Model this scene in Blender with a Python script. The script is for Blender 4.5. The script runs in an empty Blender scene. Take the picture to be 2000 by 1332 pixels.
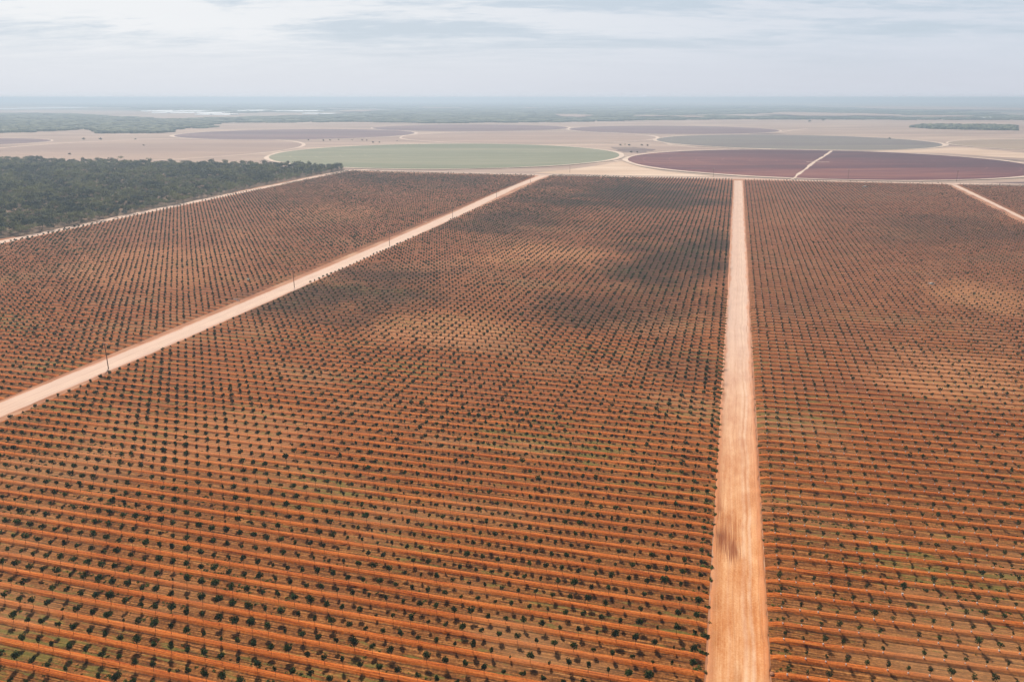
import bpy, math, random
import numpy as np
random.seed(7)
rng = np.random.default_rng(11)
sc = bpy.context.scene
R = math.radians

# ------------------------------------------------------------------ camera
CAM_H = 120.0
FPX, HOR = 1545.0, 191.0            # focal length and horizon row, for a frame 2000 units wide
PITCH = math.atan((666 - HOR) / FPX)
cam_d = bpy.data.cameras.new('camera')
cam_d.sensor_width = 36.0
cam_d.lens = 36.0 * FPX / 2000.0
cam_d.clip_start = 1.0
cam_d.clip_end = 120000.0
cam = bpy.data.objects.new('camera', cam_d)
sc.collection.objects.link(cam)
cam.location = (0, 0, CAM_H)
cam.rotation_euler = (math.pi / 2 - PITCH, 0, 0)
sc.camera = cam

# ------------------------------------------------------------------ sun, sky, exposure
SUN_AZ, SUN_EL = R(-15.9), R(43.0)   # azimuth measured from +Y towards +X
SUN_DIR = (math.sin(SUN_AZ) * math.cos(SUN_EL), math.cos(SUN_AZ) * math.cos(SUN_EL), math.sin(SUN_EL))
sun_d = bpy.data.lights.new('sun', 'SUN')
sun_d.energy = 5.0
sun_d.angle = R(0.7)
sun_d.color = (1.0, 0.93, 0.83)
sun = bpy.data.objects.new('sun', sun_d)
sc.collection.objects.link(sun)
sun.rotation_euler = (math.pi / 2 - SUN_EL, 0, math.pi - SUN_AZ)
sun.location = (0, 0, 500)

w = bpy.data.worlds.new('World')
sc.world = w
w.use_nodes = True
wt = w.node_tree
for n in list(wt.nodes):
    wt.nodes.remove(n)


def N(t, kind, **kw):
    n = t.nodes.new(kind)
    for k, v in kw.items():
        setattr(n, k, v)
    return n


def L(t, a, b):
    t.links.new(a, b)


def math_n(t, op, a=None, b=None, c=None, clamp=False):
    n = t.nodes.new('ShaderNodeMath')
    n.operation = op
    n.use_clamp = clamp
    for i, v in enumerate((a, b, c)):
        if v is None:
            continue
        if isinstance(v, (int, float)):
            n.inputs[i].default_value = v
        else:
            t.links.new(v, n.inputs[i])
    return n.outputs[0]


def ramp_n(t, fac, stops, interp='LINEAR'):
    n = t.nodes.new('ShaderNodeValToRGB')
    cr = n.color_ramp
    cr.interpolation = interp
    while len(cr.elements) < len(stops):
        cr.elements.new(0.5)
    for e, (p, c) in zip(cr.elements, stops):
        e.position = p
        e.color = tuple(c) + (1,) if len(c) == 3 else c
    t.links.new(fac, n.inputs[0])
    return n.outputs[0]


def mix_n(t, fac, a, b):
    n = t.nodes.new('ShaderNodeMix')
    n.data_type = 'RGBA'
    for s, v in ((n.inputs[0], fac), (n.inputs[6], a), (n.inputs[7], b)):
        if isinstance(v, (int, float)):
            s.default_value = v
        elif isinstance(v, tuple):
            s.default_value = v + (1,) if len(v) == 3 else v
        else:
            t.links.new(v, s)
    return n.outputs[2]


def noise_n(t, vec, scale, detail=4, rough=0.55, dist=0.0):
    n = t.nodes.new('ShaderNodeTexNoise')
    n.inputs['Scale'].default_value = scale
    n.inputs['Detail'].default_value = detail
    n.inputs['Roughness'].default_value = rough
    n.inputs['Distortion'].default_value = dist
    t.links.new(vec, n.inputs['Vector'])
    return n.outputs['Fac']


def mapping_n(t, vec, scale=(1, 1, 1), loc=(0, 0, 0), rot=(0, 0, 0)):
    n = t.nodes.new('ShaderNodeMapping')
    n.inputs['Scale'].default_value = scale
    n.inputs['Location'].default_value = loc
    n.inputs['Rotation'].default_value = rot
    t.links.new(vec, n.inputs['Vector'])
    return n.outputs[0]


def maprange(t, v, a, b, c=0.0, d=1.0):
    n = t.nodes.new('ShaderNodeMapRange')
    n.interpolation_type = 'SMOOTHSTEP'
    n.inputs[1].default_value = a
    n.inputs[2].default_value = b
    n.inputs[3].default_value = c
    n.inputs[4].default_value = d
    t.links.new(v, n.inputs[0])
    return n.outputs[0]


sky = N(wt, 'ShaderNodeTexSky', sky_type='NISHITA', sun_disc=False)
sky.sun_elevation = SUN_EL
sky.sun_rotation = SUN_AZ
sky.air_density = 1.0
sky.dust_density = 2.0
sky.ozone_density = 1.5
tc = N(wt, 'ShaderNodeTexCoord')
sep = N(wt, 'ShaderNodeSeparateXYZ')
L(wt, tc.outputs['Generated'], sep.inputs[0])
zc = math_n(wt, 'MAXIMUM', sep.outputs[2], 0.0)
zz = math_n(wt, 'ADD', zc, 0.10)
cx = math_n(wt, 'DIVIDE', sep.outputs[0], zz)
cy = math_n(wt, 'DIVIDE', sep.outputs[1], zz)
comb = N(wt, 'ShaderNodeCombineXYZ')
L(wt, cx, comb.inputs[0])
L(wt, cy, comb.inputs[1])
m1 = mapping_n(wt, comb.outputs[0], scale=(0.55, 1.0, 1), rot=(0, 0, 0.25))
n1 = noise_n(wt, m1, 0.75, 9, 0.62, 0.5)
n2 = noise_n(wt, mapping_n(wt, comb.outputs[0], scale=(0.6, 1.3, 1), loc=(3, 1, 0)), 4.6, 8, 0.66, 0.5)
nn = math_n(wt, 'ADD', math_n(wt, 'MULTIPLY', n1, 0.72), math_n(wt, 'MULTIPLY', n2, 0.28))
nn = math_n(wt, 'ADD', 0.53, math_n(wt, 'MULTIPLY', math_n(wt, 'SUBTRACT', nn, 0.53), maprange(wt, zc, 0.025, 0.10, 0.12, 1.0)))
cover = maprange(wt, nn, 0.42, 0.56, 0.88, 1.0)
# thicker veil close to the horizon
veil = maprange(wt, zc, 0.0, 0.10, 1.0, 0.0)
cover = math_n(wt, 'MAXIMUM', cover, veil)
# cover thinned overhead, out of view, to weaken sky fill and deepen shadows
cover = math_n(wt, 'MULTIPLY', cover, maprange(wt, zc, 0.13, 0.40, 1.0, 0.06))
# the veil is whiter around the sun's side, greyer away from it
side = maprange(wt, sep.outputs[0], -0.5, 0.55, 0.0, 1.0)
ccol = mix_n(wt, side, (8.1, 8.25, 8.45), (6.3, 6.75, 7.5))
ccol = mix_n(wt, maprange(wt, nn, 0.45, 0.56), mix_n(wt, 0.85, ccol, (5.3, 6.2, 7.2)), ccol)
hcol = mix_n(wt, side, (6.9, 7.15, 7.7), (6.0, 6.3, 7.05))
ccol = mix_n(wt, maprange(wt, zc, 0.0, 0.075), hcol, ccol)
dim = N(wt, 'ShaderNodeVectorMath', operation='SCALE')
dim.inputs[3].default_value = 0.55
L(wt, sky.outputs[0], dim.inputs[0])
skyc = mix_n(wt, cover, dim.outputs[0], ccol)
bg = N(wt, 'ShaderNodeBackground')
bg.inputs['Strength'].default_value = 0.085
L(wt, skyc, bg.inputs[0])
wo = N(wt, 'ShaderNodeOutputWorld')
L(wt, bg.outputs[0], wo.inputs[0])

sc.view_settings.view_transform = 'Standard'
sc.view_settings.look = 'None'
sc.view_settings.exposure = 0.36
sc.view_settings.gamma = 1.0
HAZE_DENSITY = 0.00017


# ------------------------------------------------------------------ helpers
def ground_at(px, py, z=0.0):
    """A point of the ground plane, read off the survey of the place (2000 x 1332 grid)."""
    x, y = (px - 1000) / FPX, (666 - py) / FPX
    c, s = math.cos(PITCH), math.sin(PITCH)
    t = (z - CAM_H) / (-s + y * c)
    return x * t, (c + y * s) * t


def project(X, Y, Z):
    c, s = math.cos(PITCH), math.sin(PITCH)
    dz = Z - CAM_H
    d = Y * c - dz * s
    return 1000 + FPX * X / d, 666 - FPX * (Y * s + dz * c) / d


ANG = R(15.3)                       # heading of the farm's roads
CA, SA = math.cos(ANG), math.sin(ANG)


def farm(r, s):
    """farm grid (r across the roads, s along them) to world"""
    return r * CA + s * SA, -r * SA + s * CA


def to_farm(X, Y):
    return X * CA - Y * SA, X * SA + Y * CA


def tag(o, label=None, cat=None, group=None, kind=None):
    if label:
        o['label'] = label
    if cat:
        o['category'] = cat
    if group:
        o['group'] = group
    if kind:
        o['kind'] = kind
    return o


def link(o, parent=None):
    sc.collection.objects.link(o)
    if parent is not None:
        o.parent = parent
    return o


def empty(name, loc, rz=0.0, scale=1.0):
    o = bpy.data.objects.new(name, None)
    o.location = loc
    o.rotation_euler = (0, 0, rz)
    o.scale = (scale,) * 3
    return link(o)


def mesh_np(name, V, F, mats, midx=None, smooth=False, uv=None):
    """V (n,3); F (m,k) with one k, or a list of such arrays"""
    me = bpy.data.meshes.new(name)
    Fs = F if isinstance(F, list) else [F]
    V = np.asarray(V, dtype=np.float32)
    me.vertices.add(len(V))
    me.vertices.foreach_set('co', V.ravel())
    loops = np.concatenate([np.asarray(f, dtype=np.int32).ravel() for f in Fs])
    counts = np.concatenate([np.full(len(f), np.asarray(f).shape[1], dtype=np.int32) for f in Fs])
    me.loops.add(len(loops))
    me.loops.foreach_set('vertex_index', loops)
    me.polygons.add(len(counts))
    starts = np.concatenate([[0], np.cumsum(counts)[:-1]]).astype(np.int32)
    me.polygons.foreach_set('loop_start', starts)
    if midx is not None:
        me.polygons.foreach_set('material_index', np.asarray(midx, dtype=np.int32))
    if smooth:
        me.polygons.foreach_set('use_smooth', np.ones(len(counts), dtype=bool))
    if uv is not None:
        ul = me.uv_layers.new(name='rows')
        ul.data.foreach_set('uv', np.asarray(uv, dtype=np.float32)[loops].ravel())
    for m in (mats if isinstance(mats, (list, tuple)) else [mats]):
        me.materials.append(m)
    me.update(calc_edges=True)
    me.validate()
    return me


def obj(name, me, parent=None):
    return link(bpy.data.objects.new(name, me), parent)


# ------------------------------------------------------------------ materials
def new_mat(name, rough=0.9, spec=0.2):
    m = bpy.data.materials.new(name)
    m.use_nodes = True
    t = m.node_tree
    b = t.nodes['Principled BSDF']
    b.inputs['Roughness'].default_value = rough
    b.inputs['Specular IOR Level'].default_value = spec
    return m, t, b


def plain_mat(name, col, rough=0.8, var=0.15, scale=1.5, spec=0.2):
    m, t, b = new_mat(name, rough, spec)
    tcn = N(t, 'ShaderNodeTexCoord')
    f = noise_n(t, tcn.outputs['Object'], scale, 4)
    lo = tuple(c * (1 - var * 1.6) for c in col)
    hi = tuple(min(1, c * (1 + var * 1.6)) for c in col)
    L(t, ramp_n(t, f, [(0.3, lo), (0.7, hi)]), b.inputs['Base Color'])
    return m


def foliage_mat(name, dark, light, patch=0.25, leaf=1.2):
    m, t, b = new_mat(name, 0.75, 0.10)
    g = N(t, 'ShaderNodeNewGeometry')
    f1 = noise_n(t, g.outputs['Position'], patch, 2)
    f2 = noise_n(t, g.outputs['Position'], leaf, 3)
    f = math_n(t, 'ADD', math_n(t, 'MULTIPLY', f1, 0.6), math_n(t, 'MULTIPLY', f2, 0.4))
    c = ramp_n(t, f, [(0.42, dark), (0.58, light)])
    L(t, c, b.inputs['Base Color'])
    tr = N(t, 'ShaderNodeBsdfTranslucent')
    L(t, c, tr.inputs[0])
    mx = N(t, 'ShaderNodeMixShader')
    mx.inputs[0].default_value = 0.18
    L(t, b.outputs[0], mx.inputs[1])
    L(t, tr.outputs[0], mx.inputs[2])
    L(t, mx.outputs[0], t.nodes['Material Output'].inputs[0])
    return m


M_LEAF = foliage_mat('orchard_foliage', (0.012, 0.028, 0.005), (0.050, 0.082, 0.014))
M_LEAF2 = foliage_mat('sapling_foliage', (0.022, 0.040, 0.010), (0.070, 0.092, 0.022))
M_WOODLEAF = foliage_mat('bush_foliage', (0.022, 0.044, 0.036), (0.20, 0.205, 0.085), 0.022, 0.14)
M_WEED = foliage_mat('weed_foliage', (0.030, 0.050, 0.008), (0.13, 0.16, 0.030), 0.3, 2.0)
M_SHRUB = foliage_mat('dry_shrub_foliage', (0.05, 0.055, 0.035), (0.11, 0.10, 0.06), 0.1, 0.6)
M_BARK = plain_mat('bark', (0.11, 0.065, 0.04), 0.9)
M_BARKP = plain_mat('pale_bark', (0.30, 0.25, 0.20), 0.9)
M_GUARD = plain_mat('tree_guard_plastic', (0.78, 0.72, 0.66), 0.5, 0.05)
M_POLE = plain_mat('weathered_pole_timber', (0.16, 0.10, 0.065), 0.9)
M_CERAMIC = plain_mat('insulator_ceramic', (0.75, 0.74, 0.70), 0.3, 0.04)
M_STONE = plain_mat('pale_limestone', (0.42, 0.38, 0.33), 0.9, 0.25, 1.2)
M_STONEG = plain_mat('grey_stone', (0.30, 0.30, 0.28), 0.9, 0.25, 1.2)
M_WHITE = plain_mat('white_plastic_sheet', (0.85, 0.85, 0.85), 0.6, 0.04, 0.05)
M_TANK = plain_mat('pale_green_tank', (0.62, 0.66, 0.52), 0.5, 0.08)
M_PIPE = plain_mat('pale_pipe', (0.62, 0.52, 0.42), 0.6, 0.1)


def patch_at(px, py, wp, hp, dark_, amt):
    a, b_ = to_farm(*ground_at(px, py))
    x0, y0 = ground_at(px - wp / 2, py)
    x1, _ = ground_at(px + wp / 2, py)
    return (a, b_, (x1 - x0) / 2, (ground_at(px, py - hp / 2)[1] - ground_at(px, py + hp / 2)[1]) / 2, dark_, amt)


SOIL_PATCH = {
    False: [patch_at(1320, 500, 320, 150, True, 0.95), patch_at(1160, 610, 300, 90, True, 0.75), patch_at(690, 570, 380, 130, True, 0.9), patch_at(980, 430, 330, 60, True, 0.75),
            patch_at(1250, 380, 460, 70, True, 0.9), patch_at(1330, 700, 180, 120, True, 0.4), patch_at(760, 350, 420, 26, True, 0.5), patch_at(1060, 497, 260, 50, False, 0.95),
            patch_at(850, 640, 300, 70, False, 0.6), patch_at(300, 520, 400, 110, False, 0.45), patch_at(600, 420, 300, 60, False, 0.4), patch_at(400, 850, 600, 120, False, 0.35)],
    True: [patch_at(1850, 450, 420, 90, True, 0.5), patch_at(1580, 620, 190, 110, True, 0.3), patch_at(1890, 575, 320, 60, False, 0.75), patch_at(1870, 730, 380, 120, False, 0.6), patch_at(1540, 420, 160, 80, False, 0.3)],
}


def soil_mat(name, young):
    """Bedded orchard soil; the row map gives metres along the row and the place across one row."""
    m, t, b = new_mat(name, 0.95, 0.1)
    tcn = N(t, 'ShaderNodeTexCoord')
    uv = N(t, 'ShaderNodeUVMap', uv_map='rows')
    sp = N(t, 'ShaderNodeSeparateXYZ')
    L(t, uv.outputs[0], sp.inputs[0])
    ob = tcn.outputs['Object']
    rag = noise_n(t, ob, 1.1, 4, 0.7)
    off = math_n(t, 'ABSOLUTE', sp.outputs[1])          # metres from the bed's middle line, ragged
    off = math_n(t, 'ADD', off, math_n(t, 'MULTIPLY', math_n(t, 'SUBTRACT', rag, 0.5), 0.5))
    streak = noise_n(t, mapping_n(t, ob, scale=(0.05, 2.6, 1)), 1.0, 5, 0.62)
    streak2 = noise_n(t, mapping_n(t, ob, scale=(0.16, 5.5, 1), loc=(9, 4, 0)), 1.0, 3, 0.6)
    grain = noise_n(t, ob, 1.6, 5, 0.7)
    big = noise_n(t, mapping_n(t, ob, scale=(0.6, 1, 1), loc=(40, 10, 0)), 0.018, 4, 0.55)
    f = math_n(t, 'ADD', math_n(t, 'MULTIPLY', streak, 0.42), math_n(t, 'MULTIPLY', streak2, 0.28))
    f = math_n(t, 'ADD', f, math_n(t, 'MULTIPLY', grain, 0.3))
    lane = ramp_n(t, f, [(0.41, (0.030, 0.011, 0.003)), (0.47, (0.115, 0.040, 0.010)),
                         (0.53, (0.235, 0.082, 0.020)), (0.60, (0.45, 0.200, 0.060))])
    bed = ramp_n(t, f, [(0.40, (0.17, 0.028, 0.003)), (0.50, (0.45, 0.105, 0.014)), (0.61, (0.63, 0.205, 0.045))])
    m_bed = maprange(t, off, 1.02, 0.80)
    c = mix_n(t, m_bed, lane, bed)
    # greener, sandier and redder stretches of ground
    c = mix_n(t, math_n(t, 'MULTIPLY', maprange(t, big, 0.50, 0.66), 0.40), c, (0.36, 0.19, 0.085))
    c = mix_n(t, math_n(t, 'MULTIPLY', maprange(t, big, 0.46, 0.32), 0.35), c, (0.22, 0.070, 0.026))
    spo = N(t, 'ShaderNodeSeparateXYZ')
    L(t, ob, spo.inputs[0])
    # soil colour mixed browner and paler farther along the roads
    c = mix_n(t, math_n(t, 'MULTIPLY', maprange(t, spo.outputs[1], 190, 620), 0.42), c, mix_n(t, maprange(t, f, 0.38, 0.62), (0.10, 0.042, 0.022), (0.50, 0.245, 0.145)))
    # darker ground in some parts of the block and paler ground in others
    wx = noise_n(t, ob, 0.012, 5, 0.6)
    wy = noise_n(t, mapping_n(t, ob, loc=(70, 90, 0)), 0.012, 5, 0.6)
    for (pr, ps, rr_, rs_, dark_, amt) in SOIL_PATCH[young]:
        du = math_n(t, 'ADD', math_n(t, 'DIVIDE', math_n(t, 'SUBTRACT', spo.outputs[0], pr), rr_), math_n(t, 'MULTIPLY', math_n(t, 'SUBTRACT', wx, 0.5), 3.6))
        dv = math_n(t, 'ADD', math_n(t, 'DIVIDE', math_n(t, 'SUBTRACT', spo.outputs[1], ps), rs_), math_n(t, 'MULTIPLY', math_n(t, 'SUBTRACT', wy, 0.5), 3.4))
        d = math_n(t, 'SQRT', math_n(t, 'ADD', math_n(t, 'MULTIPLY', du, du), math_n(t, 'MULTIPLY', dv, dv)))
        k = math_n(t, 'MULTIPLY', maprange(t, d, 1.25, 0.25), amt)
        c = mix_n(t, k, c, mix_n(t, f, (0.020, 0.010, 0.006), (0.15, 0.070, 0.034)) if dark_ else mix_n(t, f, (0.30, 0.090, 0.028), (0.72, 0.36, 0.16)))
    # drip hose with its shadow painted in, and furrow lines along the bed
    for d0, wd, a in ((0.18, 0.11, 0.6), (0.62, 0.09, 0.55 if young else 0.25), (1.08, 0.16, 0.75)):
        dd = math_n(t, 'ABSOLUTE', math_n(t, 'SUBTRACT', off, d0))
        k = maprange(t, dd, wd, wd * 0.3)
        k = math_n(t, 'MULTIPLY', k, maprange(t, streak2, 0.36, 0.56, 0.3, 1.0))
        c = mix_n(t, math_n(t, 'MULTIPLY', k, a), c, (0.11, 0.038, 0.018))
    # low weeds along the foot of the beds and in the lanes
    wn = noise_n(t, mapping_n(t, ob, scale=(0.16, 0.75, 1), loc=(7, 2, 0)), 1.0, 5, 0.65)
    wbig = noise_n(t, mapping_n(t, ob, scale=(0.5, 1, 1), loc=(3, 50, 0)), 0.022, 3, 0.6)
    wm = math_n(t, 'ADD', wn, math_n(t, 'MULTIPLY', math_n(t, 'SUBTRACT', wbig, 0.5), 0.9))
    wm = maprange(t, wm, 0.57 if young else 0.56, 0.70)
    foot = maprange(t, off, 0.9, 1.5)
    wm = math_n(t, 'MULTIPLY', wm, foot)
    c = mix_n(t, math_n(t, 'MULTIPLY', wm, 0.65), c, mix_n(t, grain, (0.050, 0.068, 0.012), (0.19, 0.18, 0.045)))
    L(t, c, b.inputs['Base Color'])
    bp = N(t, 'ShaderNodeBump')
    bp.inputs['Strength'].default_value = 0.55
    bp.inputs['Distance'].default_value = 0.12
    L(t, f, bp.inputs['Height'])
    L(t, bp.outputs[0], b.inputs['Normal'])
    return m


def bare_mat(name, dark, mid, light, s1=0.02, s2=0.4, stretch=(0.35, 1, 1)):
    m, t, b = new_mat(name, 0.95, 0.1)
    tcn = N(t, 'ShaderNodeTexCoord')
    ob = tcn.outputs['Object']
    f = math_n(t, 'ADD', math_n(t, 'MULTIPLY', noise_n(t, mapping_n(t, ob, scale=stretch), s1, 6, 0.62), 0.7),
               math_n(t, 'MULTIPLY', noise_n(t, mapping_n(t, ob, scale=stretch), s2, 5, 0.65), 0.3))
    L(t, ramp_n(t, f, [(0.36, dark), (0.5, mid), (0.64, light)]), b.inputs['Base Color'])
    return m


def road_mat(name, stain=None, half=6.6, a0=185, a1=460, pale=(0.60, 0.43, 0.345), pk=0.85):
    m, t, b = new_mat(name, 0.95, 0.1)
    tcn = N(t, 'ShaderNodeTexCoord')
    uv = N(t, 'ShaderNodeUVMap', uv_map='rows')     # u: metres along, v: metres across
    sp = N(t, 'ShaderNodeSeparateXYZ')
    L(t, uv.outputs[0], sp.inputs[0])
    u3 = uv.outputs[0]
    st = noise_n(t, mapping_n(t, u3, scale=(0.018, 1.0, 1)), 1.0, 6, 0.65, 0.6)
    st2 = noise_n(t, mapping_n(t, u3, scale=(0.07, 3.2, 1), loc=(5, 5, 0)), 1.0, 5, 0.65, 0.8)
    bl = noise_n(t, mapping_n(t, u3, scale=(0.4, 1, 1)), 0.14, 5, 0.65)
    gr = noise_n(t, u3, 1.8, 5, 0.7)
    f = math_n(t, 'ADD', math_n(t, 'MULTIPLY', st, 0.25), math_n(t, 'MULTIPLY', st2, 0.15))
    f = math_n(t, 'ADD', f, math_n(t, 'MULTIPLY', bl, 0.38))
    f = math_n(t, 'ADD', f, math_n(t, 'MULTIPLY', gr, 0.22))
    c = ramp_n(t, f, [(0.38, (0.38, 0.115, 0.030)), (0.46, (0.50, 0.200, 0.072)), (0.54, (0.61, 0.31, 0.145)), (0.64, (0.71, 0.44, 0.25))])
    # farther off the road is paler, less red ground
    al = maprange(t, sp.outputs[0], a0, a1)
    c = mix_n(t, math_n(t, 'MULTIPLY', al, pk), c, mix_n(t, f, tuple(v_ * 0.72 for v_ in pale), tuple(v_ * 1.22 for v_ in pale)))
    # paired wheel ruts, packed paler, wandering a little
    mean = math_n(t, 'MULTIPLY', math_n(t, 'SUBTRACT', noise_n(t, mapping_n(t, u3, scale=(0.02, 0, 0)), 1.0, 3, 0.5), 0.5), 5.0)
    vv = math_n(t, 'ADD', sp.outputs[1], mean)
    for v0, wd, a in ((1.5, 0.9, 0.30), (3.1, 0.7, 0.40), (-2.2, 0.5, 0.12)):
        dd = math_n(t, 'ABSOLUTE', math_n(t, 'SUBTRACT', vv, v0))
        c = mix_n(t, math_n(t, 'MULTIPLY', math_n(t, 'MULTIPLY', maprange(t, dd, wd, 0.1), a), maprange(t, bl, 0.35, 0.6, 0.35, 1.0)), c, (0.72, 0.54, 0.40))
    for v0, wd, a in ((2.3, 0.25, 0.30), (-1.0, 0.35, 0.35), (5.3, 0.25, 0.6)):
        dd = math_n(t, 'ABSOLUTE', math_n(t, 'SUBTRACT', vv, v0))
        c = mix_n(t, math_n(t, 'MULTIPLY', math_n(t, 'MULTIPLY', maprange(t, dd, wd, 0.05), a), maprange(t, st2, 0.40, 0.6, 0.0, 1.0)), c, (0.34, 0.13, 0.055))
    # loose redder soil pushed to the verges
    ab = math_n(t, 'ABSOLUTE', sp.outputs[1])
    vg = maprange(t, math_n(t, 'ADD', ab, math_n(t, 'MULTIPLY', math_n(t, 'SUBTRACT', bl, 0.5), 5.0)), half - 2.0, half - 0.2)
    c = mix_n(t, math_n(t, 'MULTIPLY', vg, 0.65), c, (0.44, 0.155, 0.062))
    if stain:
        for (su, sv, ru, rv, a) in stain:
            du = math_n(t, 'DIVIDE', math_n(t, 'SUBTRACT', sp.outputs[0], su), ru)
            dv = math_n(t, 'DIVIDE', math_n(t, 'SUBTRACT', sp.outputs[1], sv), rv)
            d = math_n(t, 'SQRT', math_n(t, 'ADD', math_n(t, 'MULTIPLY', du, du), math_n(t, 'MULTIPLY', dv, dv)))
            d = math_n(t, 'ADD', d, math_n(t, 'MULTIPLY', math_n(t, 'SUBTRACT', st2, 0.5), 2.2))
            c = mix_n(t, math_n(t, 'MULTIPLY', maprange(t, d, 1.0, 0.1), a), c, (0.22, 0.060, 0.022))
    L(t, c, b.inputs['Base Color'])
    bp = N(t, 'ShaderNodeBump')
    bp.inputs['Strength'].default_value = 0.4
    bp.inputs['Distance'].default_value = 0.1
    L(t, f, bp.inputs['Height'])
    L(t, bp.outputs[0], b.inputs['Normal'])
    return m


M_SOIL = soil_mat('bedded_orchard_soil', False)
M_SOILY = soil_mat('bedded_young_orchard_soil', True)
M_BARE = bare_mat('red_soil', (0.26, 0.095, 0.045), (0.38, 0.17, 0.09), (0.50, 0.29, 0.18), 0.03, 0.5)
M_ROAD = road_mat('pale_sandy_road', [(207, -4.4, 9, 3.2, 0.9), (202, -1.4, 9, 2.8, 0.85), (212, -2.8, 16, 4.5, 0.35), (226, -5.6, 9, 1.3, 0.4), (150, -0.3, 8, 1.0, 0.3)])
M_ROAD2 = road_mat('pale_sandy_side_road', None, 7.6, 150, 300, (0.62, 0.455, 0.365), 0.9)
M_TRACK = plain_mat('pale_track_dirt', (0.60, 0.455, 0.355), 0.95, 0.12, 0.05)


# the plain: pinkish dry stubble near, a patchwork of scrub and paddocks farther away
def plain_ground():
    m, t, b = new_mat('dry_plain', 0.95, 0.1)
    tcn = N(t, 'ShaderNodeTexCoord')
    ob = tcn.outputs['Object']
    f = math_n(t, 'ADD', math_n(t, 'MULTIPLY', noise_n(t, mapping_n(t, ob, scale=(0.25, 1, 1)), 0.010, 6, 0.6), 0.6),
               math_n(t, 'MULTIPLY', noise_n(t, mapping_n(t, ob, scale=(0.3, 1, 1)), 0.0022, 5, 0.6), 0.4))
    c = ramp_n(t, f, [(0.38, (0.26, 0.172, 0.135)), (0.5, (0.35, 0.242, 0.190)), (0.62, (0.48, 0.34, 0.25))])
    sp = N(t, 'ShaderNodeSeparateXYZ')
    L(t, ob, sp.inputs[0])
    scrub = noise_n(t, mapping_n(t, ob, scale=(0.55, 1, 1), loc=(900, 300, 0)), 0.00042, 6, 0.6)
    far = maprange(t, sp.outputs[1], 4500, 7500)
    k = math_n(t, 'MULTIPLY', maprange(t, scrub, 0.44, 0.52), far)
    c = mix_n(t, math_n(t, 'MULTIPLY', k, 0.85), c, (0.075, 0.085, 0.055))
    L(t, c, b.inputs['Base Color'])
    return m


M_PLAIN = plain_ground()


def field_mat(name, a, bcol, ccol, s=0.006, angle=0.0, other=None):
    m, t, b = new_mat(name, 0.95, 0.1)
    tcn = N(t, 'ShaderNodeTexCoord')
    g = N(t, 'ShaderNodeNewGeometry')
    ob = g.outputs['Position']
    v = mapping_n(t, ob, scale=(0.14, 1, 1), rot=(0, 0, angle))
    f = math_n(t, 'ADD', math_n(t, 'MULTIPLY', noise_n(t, v, s, 5, 0.62), 0.65), math_n(t, 'MULTIPLY', noise_n(t, v, s * 9, 4, 0.6), 0.35))
    c = ramp_n(t, f, [(0.40, a), (0.5, bcol), (0.60, ccol)])
    # wheel rings worn by the watering arm, round the middle of the field
    sp = N(t, 'ShaderNodeSeparateXYZ')
    L(t, tcn.outputs['Object'], sp.inputs[0])
    d = math_n(t, 'SQRT', math_n(t, 'ADD', math_n(t, 'MULTIPLY', sp.outputs[0], sp.outputs[0]), math_n(t, 'MULTIPLY', sp.outputs[1], sp.outputs[1])))
    fr = math_n(t, 'ABSOLUTE', math_n(t, 'SUBTRACT', math_n(t, 'FRACT', math_n(t, 'DIVIDE', d, 52.0)), 0.5))
    if other:            # the eastern part was worked at another time
        e_ = math_n(t, 'ADD', sp.outputs[0], math_n(t, 'MULTIPLY', sp.outputs[1], 0.9))
        e_ = math_n(t, 'ADD', e_, math_n(t, 'MULTIPLY', math_n(t, 'SUBTRACT', f, 0.5), 900.0))
        c = mix_n(t, maprange(t, e_, -120.0, 260.0), c, ramp_n(t, f, [(0.40, other[0]), (0.60, other[1])]))
    k = math_n(t, 'MULTIPLY', maprange(t, fr, 0.05, 0.01), maprange(t, f, 0.46, 0.60, 0.0, 0.35))
    c = mix_n(t, k, c, tuple(min(1, v_ * 1.5 + 0.04) for v_ in ccol))
    L(t, c, b.inputs['Base Color'])
    return m


MF_GREEN = field_mat('green_crop', (0.155, 0.162, 0.098), (0.19, 0.192, 0.122), (0.235, 0.22, 0.145), 0.004)
MF_PLUM = field_mat('plum_ploughed_soil', (0.065, 0.020, 0.030), (0.120, 0.034, 0.040), (0.21, 0.075, 0.060), 0.006, 0.0, ((0.048, 0.016, 0.028), (0.130, 0.038, 0.044)))
MF_PURPLE = field_mat('purple_brown_fallow', (0.13, 0.075, 0.085), (0.17, 0.10, 0.105), (0.20, 0.125, 0.12))
MF_GREYG = field_mat('grey_green_fallow', (0.135, 0.105, 0.105), (0.16, 0.13, 0.115), (0.18, 0.155, 0.125), 0.004)
MF_TAN = field_mat('tan_stubble', (0.28, 0.185, 0.150), (0.32, 0.215, 0.170), (0.37, 0.25, 0.19), 0.004)
MF_TANG = field_mat('greyish_stubble', (0.27, 0.19, 0.135), (0.31, 0.22, 0.155), (0.35, 0.26, 0.18), 0.004)

# ------------------------------------------------------------------ ground
def disc(cx, cy, rx, ry, z, n=96):
    a = np.linspace(0, 2 * math.pi, n, endpoint=False)
    V = np.column_stack([cx + rx * np.cos(a), cy + ry * np.sin(a), np.full(n, z)])
    return V, np.arange(n)[None, :]


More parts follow.
